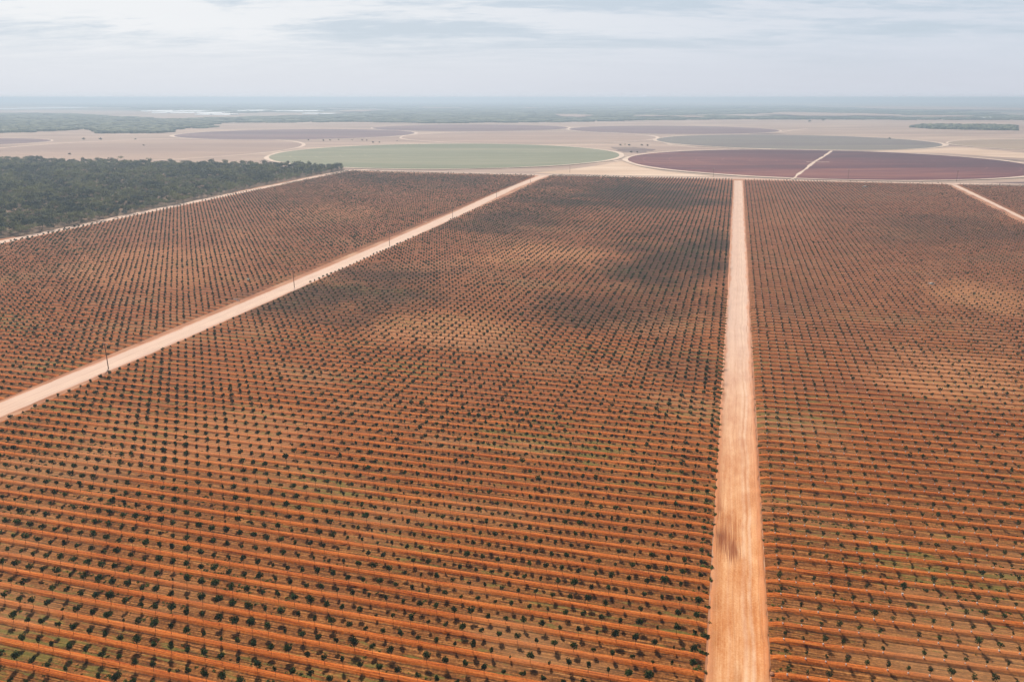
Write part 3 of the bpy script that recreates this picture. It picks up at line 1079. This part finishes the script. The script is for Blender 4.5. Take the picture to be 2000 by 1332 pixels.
    me = mesh_np(name + 's', np.vstack(Vs), np.vstack(Fs), [leafm, M_BARK, M_GUARD], np.concatenate(mi))
    o = obj('saplings' if young else 'orchard_trees', me)
    tag(o, 'the thousands of farther guarded saplings in even rows' if young else 'the thousands of farther dark orchard trees in even rows',
        'saplings' if young else 'trees', kind='stuff')
    print(name, 'total', n, 'faces', len(F))


plant(['center', 'left'], False, 300)
plant(['right', 'far_right'], True, 300)

# ------------------------------------------------------------------ weeds in the lanes
def weeds():
    P = []
    for key, dens in (('center', 1.0), ('right', 1.3)):
        B = BLOCKS[key]
        for k in row_range(B):
            s_mid = B['off'] + k * B['pitch']
            if s_mid > 520:
                break
            ra, rb = float(B['l'](s_mid)), float(B['r'](s_mid))
            n = int((rb - ra) * 1.6 * dens)
            r = rng.uniform(ra, rb, n)
            off = rng.choice([-1, 1], n) * rng.uniform(1.1, 2.4, n)
            s = row_s(B, k, r) + off
            m = np.sin(r * 0.11 + k * 1.7) + np.sin(r * 0.037 - k * 0.9) + 0.8 * np.sin(r * 0.31 + k * 4.1) + np.sin(s * 0.03 + r * 0.02)
            if key == 'right':
                X_, Y_ = farm(r, s)
                m = m + 1.2 * np.exp(-((r - 150) / 90) ** 2 - ((s - 420) / 90) ** 2)
            ok = m + rng.normal(0, 0.5, n) > 1.6
            P.append(np.column_stack([r[ok], s[ok]]))
            # rank growth where the rows meet the road
            if key == 'center':
                q_ = int(20 * rng.random() ** 1.5 + 3)
                rr_ = rb + 0.5 - rng.exponential(1.7, q_)
                P.append(np.column_stack([rr_, row_s(B, k, rr_) + rng.normal(1.7, 0.5, q_)]))
            else:
                q_ = int(9 * rng.random() + 2)
                rr_ = rng.uniform(ra - 0.3, ra + 5, q_)
                P.append(np.column_stack([rr_, row_s(B, k, rr_) + rng.normal(1.7, 0.5, q_)]))
    P = np.concatenate(P)
    X = P[:, 0] * CA + P[:, 1] * SA
    Y = -P[:, 0] * SA + P[:, 1] * CA
    v, _, _ = in_view(X, Y, 0, 60)
    pts = np.column_stack([X, Y])[v]
    lib = [leaf_cloud(16, 0.55, 0.18, 3, 0.20, 900 + i, 0.3) + np.array([0, 0, 0.14]) for i in range(6)]
    n = len(pts)
    Q = scatter(lib, pts, rng.uniform(0.45, 1.25, n) * (1 + 0.35 * np.exp(-((P[v][:, 0] - 1.5) / 3.0) ** 2)), rng.uniform(0, 6.28, n), rng.integers(0, 6, n), 0.10)
    V, F = quads(Q)
    o = obj('weeds', mesh_np('weeds', V, F, M_WEED))
    tag(o, 'low green weeds growing in the lanes between beds', 'weeds', kind='stuff')
    print('weeds', n)


weeds()


# ------------------------------------------------------------------ woodland beside the orchard
def bush_lib(n, size, seed0, cnt=8):
    lib = []
    for v in range(cnt):
        fat = [1.0, 1.25, .8, 1.1, .9, 1.4, .7, 1.0][v]
        lib.append(leaf_cloud(int(n * fat), 3.7 * fat, 2.5, [7, 9, 6, 8, 6, 10, 5, 7][v], size, seed0 + v, 0.5) + np.array([0, 0, [5.0, 5.6, 4.2, 5.4, 4.6, 6.0, 3.8, 4.9][v]]))
    return lib


def inside_poly(x, y, poly):
    ins = np.zeros(len(x), bool)
    j = len(poly) - 1
    for i in range(len(poly)):
        xi, yi = poly[i]
        xj, yj = poly[j]
        c = ((yi > y) != (yj > y)) & (x < (xj - xi) * (y - yi) / (yj - yi + 1e-9) + xi)
        ins ^= c
        j = i
    return ins


edge_px = [(-60, 480), (0, 467), (122, 448.5), (250, 421), (330, 403.5), (410, 386.5), (480, 370.5), (560, 354.5), (620, 342), (668, 333.5)]
edge = [ground_at(*p) for p in edge_px]
back_px = [(676, 331), (640, 327.5), (560, 326), (420, 324), (300, 321.5), (180, 319), (100, 317), (0, 315.5), (-110, 315)]
wood_poly = edge + [ground_at(*p) for p in back_px]
WP = np.array(wood_poly)
lo, hi = WP.min(0), WP.max(0)
G_ = 7.4
gx = np.arange(lo[0], hi[0], G_)
gy = np.arange(lo[1], hi[1], G_)
XX, YY = np.meshgrid(gx, gy)
XX = XX.ravel() + rng.uniform(-3, 3, XX.size)
YY = YY.ravel() + rng.uniform(-3, 3, YY.size)
ok = inside_poly(XX, YY, wood_poly) & in_view(XX, YY, 5, 60)[0]
dens = np.sin(XX * .02 + 3) * np.sin(YY * .017) + 0.5 * np.sin(XX * .06) * np.sin(YY * .05 + 1)
ok &= rng.random(XX.size) < (0.93 + 0.12 * dens).clip(0.5, 1)
WX, WY = XX[ok], YY[ok]


def seg_dist(x, y, P):
    best = np.full(len(x), 1e9)
    along = np.zeros(len(x))
    acc = 0
    for (x0, y0), (x1, y1) in zip(P[:-1], P[1:]):
        L2 = (x1 - x0) ** 2 + (y1 - y0) ** 2
        t = (((x - x0) * (x1 - x0) + (y - y0) * (y1 - y0)) / L2).clip(0, 1)
        d = np.hypot(x - x0 - t * (x1 - x0), y - y0 - t * (y1 - y0))
        m = d < best
        best[m] = d[m]
        along[m] = acc + t[m] * math.sqrt(L2)
        acc += math.sqrt(L2)
    return best, along


dE, along = seg_dist(WX, WY, edge)
front = dE < 11
print('woodland', len(WX), 'edge', front.sum())
wlib1 = bush_lib(260, 0.42, 500)
wlib2 = bush_lib(150, 0.66, 500)
trunk_b = [trunk_geo(3.4 * f_, 0.17, 600 + i, 4, 1.6, 1.8) for i, f_ in enumerate((1, 1.1, .9, 1.05))]
nW = len(WX)
wr = rng.uniform(0, 6.28, nW)
wv = rng.integers(0, 8, nW)
ws = rng.uniform(0.7, 1.25, nW) + 0.6 * (rng.random(nW) < 0.14)
Pw = np.column_stack([WX, WY])
I = ~front
V, F = quads(scatter(wlib2, Pw[I], ws[I], wr[I], wv[I], 0.0))
Vt, Ft = scatter_vf(*trunk_b[0], Pw[I], ws[I], wr[I], 0.0)
me = mesh_np('woodland', np.vstack([V, Vt]), np.vstack([F, Ft + len(V)]), [M_WOODLEAF, M_BARKP], np.concatenate([np.zeros(len(F), int), np.ones(len(Ft), int)]))
tag(obj('woodland', me), 'dense blue green woodland filling the corner beside the orchard', 'woodland', kind='stuff')
# leaf litter floor below it
me = mesh_np('floor', [(x, y, 0.09) for x, y in wood_poly], np.arange(len(wood_poly))[None, :], bare_mat('woodland_floor', (0.09, 0.06, 0.035), (0.15, 0.095, 0.06), (0.24, 0.15, 0.10)))
tag(obj('soil', me), 'brown litter covered ground under the woodland', kind='structure')
ecm = [mesh_np('crown', *quads(q_), M_WOODLEAF) for q_ in wlib1]
etm = [mesh_np('trunk', *t_, M_BARKP, smooth=True) for t_ in trunk_b]
eidx = [i for i in np.where(front)[0]]
eidx.sort(key=lambda i: along[i])
LOOKW = ['broad', 'wide crowned', 'narrow', 'spreading', 'rounded', 'biggest crowned', 'small', 'full']


def bush_tree(x, y, sz, rz, v, label, group=None, name='bush_tree', cat='tree'):
    e = empty(name, (x, y, 0), rz, sz)
    obj('crown', ecm[v], e)
    obj('trunk', etm[v % 4], e)
    return tag(e, label, cat, group)


vis_e = [i for i in eidx if 0 < project(WX[i], WY[i], 5)[0] < 2000]
for j, i in enumerate(reversed(vis_e)):
    bush_tree(WX[i], WY[i], ws[i], wr[i], int(wv[i]), '%s bush tree fronting the woodland, %s along its track from the far tip' % (LOOKW[int(wv[i])], ordinal(j + 1)), 'trees along the woodland edge')
# spreading tree standing clear at the woodland's tip
tipx, tipy = ground_at(664, 331.5)
bush_tree(tipx, tipy, 1.35, 0.4, 5, 'lone spreading tree standing clear at the tip of the woodland')
tx_, ty_ = ground_at(632, 333)
bush_tree(tx_, ty_, 1.3, 2.1, 3, 'rounded tree next to the spreading tip tree')


# ------------------------------------------------------------------ lone trees and shrubs on the plain
shrub_me = [mesh_np('crown', *quads(leaf_cloud(70, 2.2, 1.3, 5, 0.45, 800 + i) + np.array([0, 0, 1.3])), M_SHRUB) for i in range(4)]
stem_me = mesh_np('stem', *trunk_geo(0.8, 0.1, 5, 3, 0.7, 0.8), M_BARK)


def shrub(px, py, sz, label, group):
    x, y = ground_at(px, py)
    e = empty('shrub', (x, y, 0), rng.uniform(0, 6), sz)
    obj('crown', shrub_me[int(rng.integers(0, 4))], e)
    obj('stem', stem_me, e)
    tag(e, label, 'shrub', group)


gsh = 'shrubs in the gaps between the round fields'
for px, py, sz, lab in (
        (603, 275.6, 2.0, 'low dark shrub on the rim above the green field, westernmost of its line'),
        (631, 276.4, 2.2, 'wide dark shrub second along the rim above the green field'),
        (645, 275.4, 1.7, 'shrub third along the rim above the green field'),
        (661, 274.6, 1.6, 'shrub fourth along the rim above the green field'),
        (688, 274.6, 1.2, 'small shrub on pale ground under the long purple field'),
        (707, 275.6, 1.7, 'dark shrub beside a twin on pale ground under the purple field'),
        (716, 275.8, 1.8, 'darker twin shrub on pale ground under the purple field'),
        (729, 280.2, 2.3, 'flat wide shrub close against the green field top'),
        (741, 279.8, 1.8, 'shrub just east of the flat one by the green field'),
        (776, 276.8, 1.3, 'small shrub at the pale fork beside the pinkish field'),
        (1212, 285.4, 2.0, 'low shrub west of the taller tree between the circles'),
        (1229, 285.6, 2.2, 'low shrub east of the taller tree between the circles'),
        (1254, 285.4, 2.0, 'first shrub of the pair below the grey green field tip'),
        (1265, 285.8, 1.9, 'second shrub of the pair below the grey green field tip'),
        (1233, 299.2, 2.0, 'shrub on the dark damp ground between the circles'),
        (1244, 299.0, 1.7, 'smaller shrub on the dark damp ground between the circles'),
        (164, 274.2, 3.0, 'broad shrub alone on the plain beside the purple field end'),
        (197, 274.0, 2.8, 'round shrub east of the broad lone one on the plain'),
        (264, 273.8, 2.0, 'faint shrub on the plain under the far woodland'),
        (281, 285.6, 1.7, 'small shrub out on the broad tan field'),
        (1738, 272.4, 2.4, 'dark shrub on the upper rim of the grey green field'),
        (1580, 239.5, 5.0, 'tall dark shrub far off beside the scrub edge'),
        (1607, 237.0, 6.0, 'bigger dark shrub far off beside the scrub edge'),
        (137, 303.0, 2.0, 'shrub between woodland and tan field'),):
    shrub(px, py, sz, lab, gsh)
x, y = ground_at(1221, 286)
bush_tree(x, y, 1.0, 0, 0, 'single taller tree on pale ground between the circles', name='bush_tree')
x, y = ground_at(237, 316)
bush_tree(x, y, 1.5, 1.0, 1, 'tall tree standing above the back edge of the woodland')
x, y = ground_at(72, 315)
bush_tree(x, y, 1.5, 2.0, 4, 'tall tree at the hazy back corner of the woodland')
for j, (px, py) in enumerate(((50, 315.5), (92, 317.5), (108, 318.5))):
    x, y = ground_at(px, py)
    bush_tree(x, y, 1.3, j, j + 1, ['first', 'second', 'third'][j] + ' high tree along the hazy back edge of the woodland')


# ------------------------------------------------------------------ distant woods (reads as one mass)
def canopy(name, poly_px, label, cell, hmin=5, hmax=10, mat=None, cap=None):
    """rough roof of tree crowns over a polygon, with ragged walls at its edges"""
    poly = [ground_at(*p) for p in poly_px]
    P = np.array(poly)
    lo, hi = P.min(0), P.max(0)
    if cap:
        hi = np.minimum(hi, cap)
    ys = [lo[1]]
    while ys[-1] < hi[1]:
        ys.append(ys[-1] + cell * max(1.0, (ys[-1] / lo[1]) ** 1.6))
    Vs, Fs, base = [], [], 0
    for y0, y1 in zip(ys[:-1], ys[1:]):
        cw = (y1 - y0) * 1.2
        xs = np.arange(lo[0], hi[0], cw)
        X = xs + rng.uniform(-.35, .35, len(xs)) * cw
        Y = y0 + rng.uniform(0, 1, len(xs)) * (y1 - y0)
        ok_ = inside_poly(X, Y, poly) & (rng.random(len(xs)) < 0.93)
        X, Y = X[ok_], Y[ok_]
        n = len(X)
        if not n:
            continue
        # each clump: an uneven five-sided dome
        a = np.linspace(0, 2 * math.pi, 6)[:-1][None] + rng.uniform(0, 1, (n, 1))
        rr_ = cw * rng.uniform(0.5, 0.95, (n, 5))
        h = rng.uniform(hmin, hmax, (n, 1))
        low = np.stack([X[:, None] + np.cos(a) * rr_, Y[:, None] + np.sin(a) * rr_ * 0.8, 0 * a + 0.1], -1)
        mid_ = np.stack([X[:, None] + np.cos(a) * rr_ * 1.02, Y[:, None] + np.sin(a) * rr_ * 0.82, h * rng.uniform(0.55, 0.9, (n, 5))], -1)
        top = np.stack([X, Y, h[:, 0]], -1)[:, None]
        V = np.concatenate([low, mid_, top], 1)
        Vs.append(V.reshape(-1, 3))
        i = np.arange(5)
        side_ = np.stack([i, (i + 1) % 5, 5 + (i + 1) % 5, 5 + i], -1)
        cap_ = np.stack([5 + i, 5 + (i + 1) % 5, 0 * i + 10, 0 * i + 10], -1)
        f = np.concatenate([side_, cap_])
        Fs.append((f[None] + (np.arange(n) * 11)[:, None, None]).reshape(-1, 4) + base)
        base += n * 11
    V = np.concatenate(Vs)
    F = np.concatenate(Fs)
    tri = F[:, 2] == F[:, 3]
    me = mesh_np(name, V, [F[~tri], F[tri][:, :3]], mat or M_WOODLEAF)
    print(name, len(F))
    return tag(obj(name, me), label, 'woodland', kind='stuff')


canopy('woodland', [(-60, 224), (60, 222.5), (130, 223), (225, 229), (300, 233), (380, 236), (420, 243), (380, 250), (330, 255), (330, 260.5), (190, 261), (186, 254), (165, 253), (60, 259), (-60, 262)],
       'far blue woodland beyond the purple field and tan plain', 24, 6, 11)
canopy('woodland', [(380, 248.5), (418, 246), (420, 249), (385, 252)], 'thin end of the far blue woodland', 22, 3, 6)
canopy('woodland', [(330, 241.5), (420, 240.5), (560, 240), (700, 238.5), (850, 241.5), (1000, 240), (1100, 239), (1250, 236), (1420, 233.5), (1700, 234.5), (2080, 235.5),
                    (2080, 230), (1880, 231), (1780, 231.5), (1560, 230.5), (1480, 228.5), (1330, 226), (1180, 222), (1000, 214), (800, 213), (640, 226), (480, 230), (330, 234)],
       'long dark belt of scrub across the far plain', 60, 5, 10)
canopy('woodland', [(440, 222), (700, 213), (1000, 214), (1180, 222), (1330, 226), (1480, 222), (1700, 222), (1980, 233), (2080, 232), (1780, 212), (1500, 206), (1200, 203), (300, 203), (100, 206), (300, 212)],
       'pale blue scrub fading out towards the horizon', 150, 5, 9)
canopy('woodland', [(1778, 249.5), (1830, 253), (1985, 255.5), (1984, 248.5), (1900, 246.5), (1800, 246)],
       'dark straight edged plantation alone on the far tan plain', 13, 8, 13)

# ------------------------------------------------------------------ greenhouses and sheds far away
def greenhouse(px, py, wpx, depth, label, h=7.0, name='greenhouse'):
    x0, y0 = ground_at(px, py)
    x1, _ = ground_at(px + wpx, py)
    Lx = x1 - x0
    e = empty(name, ((x0 + x1) / 2, y0, 0))
    hx, n = Lx / 2, 4
    Vs = []
    # saw-row of low arched spans
    a = np.linspace(0, math.pi, 7)
    parts = []
    for k in range(n):
        yc = (k + 0.5) * depth / n
        yy = yc - np.cos(a) * depth / n / 2
        zz_ = 3.0 + np.sin(a) * (h - 3.0)
        V = np.vstack([np.column_stack([np.full(7, sx * hx), yy, zz_]) for sx in (-1, 1)])
        F = np.array([(i, i + 1, 8 + i, 7 + i) for i in range(6)])
        parts.append((V, F))
    V, F = join(parts)
    obj('roof', mesh_np('roof', V, F, M_WHITE), e)
    c = [(-hx, 0.0), (hx, 0.0), (hx, depth), (-hx, depth)]
    V = np.array([(x_, y_, 0) for x_, y_ in c] + [(x_, y_, 3.0) for x_, y_ in c])
    F = np.array([(i, (i + 1) % 4, 4 + (i + 1) % 4, 4 + i) for i in range(4)])
    obj('wall', mesh_np('wall', V, F, M_WHITE), e)
    return tag(e, label, 'greenhouse', 'white greenhouses on the far plain')


GH = [(275, 218.6, 60, 420), (345, 218.4, 50, 300), (296, 221.6, 30, 300), (333, 221.8, 46, 300), (383, 222.2, 50, 260), (380, 225.4, 30, 200), (414, 225.6, 36, 200),
      (463, 217.8, 18, 300), (486, 217.6, 26, 300), (530, 218.6, 14, 240), (548, 218.2, 12, 240), (562, 218.3, 30, 260), (596, 218.2, 24, 260), (590, 223.6, 32, 120), (626, 224, 24, 120)]
LG = ['longest in the rear row of the white cluster', 'second in the rear row of the white cluster', 'short one leading the middle row', 'long one central in the middle row',
      'end one of the middle row', 'shorter of the two in the front row', 'longer of the two in the front row', 'small one starting the thin far line', 'second along the thin far line',
      'third along the thin far line', 'fourth along the thin far line', 'fifth and brightest along the thin far line', 'last of the thin far line', 'low one before the thin line', 'lowest one ending before the dark scrub']
for (a_, b_, c_, d_), lb in zip(GH, LG):
    greenhouse(a_, b_, c_, d_, 'white greenhouse, ' + lb)


def shed(px, py, wpx, label):
    x0, y0 = ground_at(px, py)
    x1, _ = ground_at(px + wpx, py)
    e = empty('shed', ((x0 + x1) / 2, y0, 0))
    hx, d, h1, h2 = (x1 - x0) / 2, 22, 5.0, 7.5
    V = np.array([(-hx, 0, 0), (hx, 0, 0), (hx, d, 0), (-hx, d, 0), (-hx, 0, h1), (hx, 0, h1), (hx, d, h1), (-hx, d, h1)])
    F = np.array([(0, 1, 5, 4), (1, 2, 6, 5), (2, 3, 7, 6), (3, 0, 4, 7)])
    obj('wall', mesh_np('wall', V, F, M_PIPE), e)
    V = np.array([(-hx - 1, -1, h1), (hx + 1, -1, h1), (hx + 1, d / 2, h2), (-hx - 1, d / 2, h2), (hx + 1, d + 1, h1), (-hx - 1, d + 1, h1)])
    obj('roof', mesh_np('roof', V, np.array([(0, 1, 2, 3), (3, 2, 4, 5)]), M_WHITE), e)
    tag(e, label, 'shed')


shed(27, 259.4, 9, 'white roofed shed at the near edge of the far woodland')
shed(1, 258.6, 5, 'small pale shed beside the white roofed shed')
shed(1916, 232.0, 10, 'long white shed on the far scrub line')
shed(1934, 231.8, 5, 'short white shed next to the long one on the scrub line')
shed(1995, 231.6, 6, 'white shed where the scrub line runs out')
shed(706, 219.0, 7, 'white farm shed on a bare patch in the far scrub')


# ------------------------------------------------------------------ power poles
def box_geo(c, s):
    x, y, z = c
    a, b_, h = s[0] / 2, s[1] / 2, s[2] / 2
    V = np.array([(x + i * a, y + j * b_, z + k * h) for k in (-1, 1) for j in (-1, 1) for i in (-1, 1)])
    F = np.array([(0, 2, 3, 1), (4, 5, 7, 6), (0, 1, 5, 4), (1, 3, 7, 5), (3, 2, 6, 7), (2, 0, 4, 6)])
    return V, F


pole_me = mesh_np('post', *tube((0, 0, 0), (0, 0, 12.4), 0.22, 0.14, 8), M_POLE, smooth=True)
arm_me = mesh_np('crossarm', *join([box_geo((0, 0.17, 11.7), (2.9, 0.14, 0.16)), tube((-0.9, 0.17, 11.65), (0, 0.17, 10.9), 0.03, 0.03, 4), tube((0.9, 0.17, 11.65), (0, 0.17, 10.9), 0.03, 0.03, 4)]), M_POLE)
ins_me = mesh_np('insulator', *join([tube((0, 0, 0), (0, 0, 0.14), 0.06, 0.06, 6), tube((0, 0, 0.14), (0, 0, 0.2), 0.13, 0.13, 6), tube((0, 0, 0.2), (0, 0, 0.36), 0.12, 0.05, 6)]), M_CERAMIC)
cap_me = mesh_np('pole_cap', *tube((0, 0, 12.38), (0, 0, 12.46), 0.17, 0.02, 8), M_CERAMIC)


def power_pole(px, py, label, group, rz=None, h=1.0):
    x, y = ground_at(px, py)
    e = empty('power_pole', (x, y, 0.1), -ANG + R(4) if rz is None else rz, h)
    obj('post', pole_me, e)
    obj('crossarm', arm_me, e)
    obj('pole_cap', cap_me, e)
    for xx in (-1.3, -0.5, 0.9, 1.3):
        o = obj('insulator', ins_me, e)
        o.location = (xx, 0.17, 11.78)
    return tag(e, label, 'power pole', group)


gp = 'timber power poles along the long pale road'
power_pole(212, 721, 'timber power pole nearest the lower end of the long pale road', gp, h=1.02)
power_pole(575, 562, 'timber power pole second up the long pale road', gp)
power_pole(761, 481, 'timber power pole third up the long pale road', gp)
power_pole(884, 425.5, 'timber power pole fourth up the long pale road', gp)
power_pole(970, 387, 'timber power pole fifth up the long pale road', gp)
power_pole(1036, 357, 'timber power pole last before the head of the long pale road', gp)
gq = 'power poles along the head of the orchard'
power_pole(1656, 351.5, 'thin pole standing before the plum field, right of its pale strip'.replace(', right of its', ' beside its'), gq, 0.2, 1.25)
power_pole(1868, 355, 'thin pole before the plum field above the slanting road', gq, 0.2, 1.35)
power_pole(1113, 338, 'thin pole on worn ground before the green field', gq, 0.2, 1.0)
power_pole(1393, 346.5, 'thin pole near the head of the straight road', gq, 0.2, 1.1)


# ------------------------------------------------------------------ stone heaps and small gear in the rows
def rock(rx, ry, rz, seed):
    g = np.random.default_rng(seed)
    nU, nV = 10, 6
    V = []
    for j in range(nV + 1):
        th = math.pi * j / nV
        for i in range(nU):
            ph = 2 * math.pi * i / nU
            k = 1 + g.uniform(-.18, .18)
            V.append((rx * k * math.sin(th) * math.cos(ph), ry * k * math.sin(th) * math.sin(ph), rz * k * math.cos(th)))
    F = [(j * nU + i, (j + 1) * nU + i, (j + 1) * nU + (i + 1) % nU, j * nU + (i + 1) % nU) for j in range(nV) for i in range(nU)]
    return np.array(V), np.array(F)


def stone(x, y, dims, seed, mat, label, group, z=0.1):
    o = obj('boulder', mesh_np('boulder', *rock(*dims, seed), mat))
    o.location = (x, y, z + dims[2] * 0.45)
    o.rotation_euler = (0, 0, seed)
    tag(o, label, 'boulder', group)


x, y = ground_at(1819, 556)
for k, (dx, dy, d, lb) in enumerate(((0, 0, (1.6, 1.3, 1.0), 'largest pale boulder of the heap among saplings in the young block'), (1.8, 0.5, (1.1, 1.0, .7), 'pale boulder leaning on the largest one in the young block'),
                                     (-1.7, .3, (1.0, .9, .55), 'flat pale boulder at the west end of the young block heap'), (0.7, -1.4, (.7, .6, .4), 'small pale boulder in front of the young block heap'))):
    stone(x + dx, y + dy, d, 20 + k, M_STONE, lb, 'pale boulders heaped in the young block')
x, y = ground_at(1689, 367)
for k, (dx, dy, d, lb) in enumerate(((0, 0, (3.0, 2.0, 1.9), 'largest grey boulder of the heap near the orchard head'), (3.4, .8, (1.8, 1.5, 1.2), 'lower grey boulder at the east of the orchard head heap'),
                                     (-3.2, -.4, (1.6, 1.3, .9), 'low grey boulder at the west of the orchard head heap'))):
    stone(x + dx, y + dy, d, 40 + k, M_STONEG if k else M_STONE, lb, 'grey boulders near the orchard head')
stone(*ground_at(1508, 1318), (0.6, 0.5, 0.4), 61, M_BARE, 'small red boulder on the verge of the straight road', None)

# pump tank
x, y = ground_at(485, 549)
e = empty('pump_tank', (x, y, 0.3))
n = 14
V, F = tube((0, 0, 0), (0, 0, 1.3), 0.85, 0.85, n)
V2, F2 = tube((0, 0, 1.3), (0, 0, 1.6), 0.85, 0.2, n)
obj('tank', mesh_np('tank', *join([(V, F), (V2, F2)]), M_TANK), e)
obj('lid', mesh_np('lid', *join([tube((0, 0, 1.6), (0, 0, 1.7), 0.24, 0.24, 8), tube((0, 0, 1.7), (0, 0, 1.702), 0.24, 0.01, 8)]), M_GUARD), e)
obj('outlet_pipe', mesh_np('outlet_pipe', *tube((0.8, 0, 0.25), (1.6, 0.1, 0.2), 0.08, 0.08, 6), M_PIPE), e)
tag(e, 'small pale green tank standing among the orchard rows beyond the pole road', 'tank')
for k, (px, py, ln, rz, lb) in enumerate(((462, 585.5, 3.6, 0.1, 'straight pale pipe length lying at the row end by the pole road'), (465, 588.5, 2.6, -0.35, 'shorter pale pipe length lying crooked by the pole road'),
                                          (757, 433.8, 0, 0, ''), (830, 434.0, 4.0, -0.3, 'pale pipe length lying at a row end high on the pole road'))):
    if not ln:
        continue
    x, y = ground_at(px, py)
    o = obj('pipe', mesh_np('pipe', *join([tube((-ln / 2, 0, 0), (ln / 2, 0, 0), 0.16, 0.16, 8), tube((ln / 2 - 0.3, 0, 0), (ln / 2, 0, 0), 0.2, 0.2, 8)]), M_GUARD))
    o.location = (x, y, 0.32)
    o.rotation_euler = (0, 0, rz)
    tag(o, lb, 'pipe')


# ------------------------------------------------------------------ unseen clouds added for shade (it falls outside the view)
def volume_mat(name, dens, col, aniso=0.3):
    m = bpy.data.materials.new(name)
    m.use_nodes = True
    t = m.node_tree
    for n_ in list(t.nodes):
        t.nodes.remove(n_)
    o_ = N(t, 'ShaderNodeOutputMaterial')
    v_ = N(t, 'ShaderNodeVolumePrincipled')
    v_.inputs['Color'].default_value = col + (1,)
    v_.inputs['Density'].default_value = dens
    v_.inputs['Anisotropy'].default_value = aniso
    L(t, v_.outputs[0], o_.inputs['Volume'])
    return m


CLOUD_Z = 900.0
M_CLOUD = volume_mat('cloud_vapour', 0.016, (0.95, 0.95, 0.95), 0.5)


def added_cloud(px, py, rx, ry, thick, seed, rz=0.0):
    """one of the added, unseen clouds; its shade falls on the ground around that spot"""
    x, y = ground_at(px, py)
    dd_ = CLOUD_Z / math.tan(SUN_EL)
    x += math.sin(SUN_AZ) * dd_
    y += math.cos(SUN_AZ) * dd_
    g = random.Random(seed)
    ph = [g.uniform(0, 6.28) for _ in range(8)]
    nU, nR = 48, 12
    top, bot = [], []
    for j in range(1, nR + 1):
        q_ = j / nR
        for i in range(nU):
            a = 2 * math.pi * i / nU
            e_ = 1 + 0.22 * math.sin(2 * a + ph[0]) + 0.16 * math.sin(3 * a + ph[1]) + 0.10 * math.sin(5 * a + ph[2]) + 0.07 * math.sin(9 * a + ph[3])
            X, Y = rx * q_ * e_ * math.cos(a), ry * q_ * e_ * math.sin(a)
            lump = 1 + 0.45 * math.sin(X * 0.035 + ph[4]) * math.sin(Y * 0.045 + ph[5]) + 0.2 * math.sin(X * 0.09 + ph[6]) * math.sin(Y * 0.1 + ph[7])
            hh = thick * (1 - q_ * q_) ** 1.5 * lump
            top.append((X, Y, hh * 0.7 + 0.01 * (j < nR)))
            bot.append((X, Y, -hh * 0.3 - 0.01 * (j < nR)))
    V = [(0, 0, thick * .7), (0, 0, -thick * .3)] + top + bot[:(nR - 1) * nU]
    F4, F3 = [], []
    tb, bb = 2, 2 + nR * nU
    def ti(j, i): return tb + (j - 1) * nU + i % nU
    def bi(j, i): return ti(j, i) if j == nR else bb + (j - 1) * nU + i % nU
    for i in range(nU):
        F3.append((0, ti(1, i), ti(1, i + 1)))
        F3.append((1, bi(1, i + 1), bi(1, i)))
        for j in range(1, nR):
            F4.append((ti(j, i), ti(j + 1, i), ti(j + 1, i + 1), ti(j, i + 1)))
            F4.append((bi(j, i), bi(j, i + 1), bi(j + 1, i + 1), bi(j + 1, i)))
    o = obj('added_cloud', mesh_np('added_cloud', V, [np.array(F3), np.array(F4)], M_CLOUD))
    o.location = (x, y, CLOUD_Z)
    o.rotation_euler = (0, 0, rz)
    tag(o, 'one of the unseen clouds added high outside the view', kind='stuff')


for c_ in ((-700, 420, 260, 190, 60, 9, 0.0), (2900, 420, 300, 200, 70, 10, 0)):
    added_cloud(*c_)

# ------------------------------------------------------------------ haze
hb = 26500.0
V, F = box_geo((0, 0, (126.0 - 1.0) / 2), (2 * hb, 2 * hb, 127.0))
M_HAZE = volume_mat('haze_air', HAZE_DENSITY, (0.57, 0.69, 0.82), 0.25)
haze = obj('haze', mesh_np('haze', V, F, M_HAZE))
tag(haze, 'pale blue haze over the whole plain', kind='stuff')
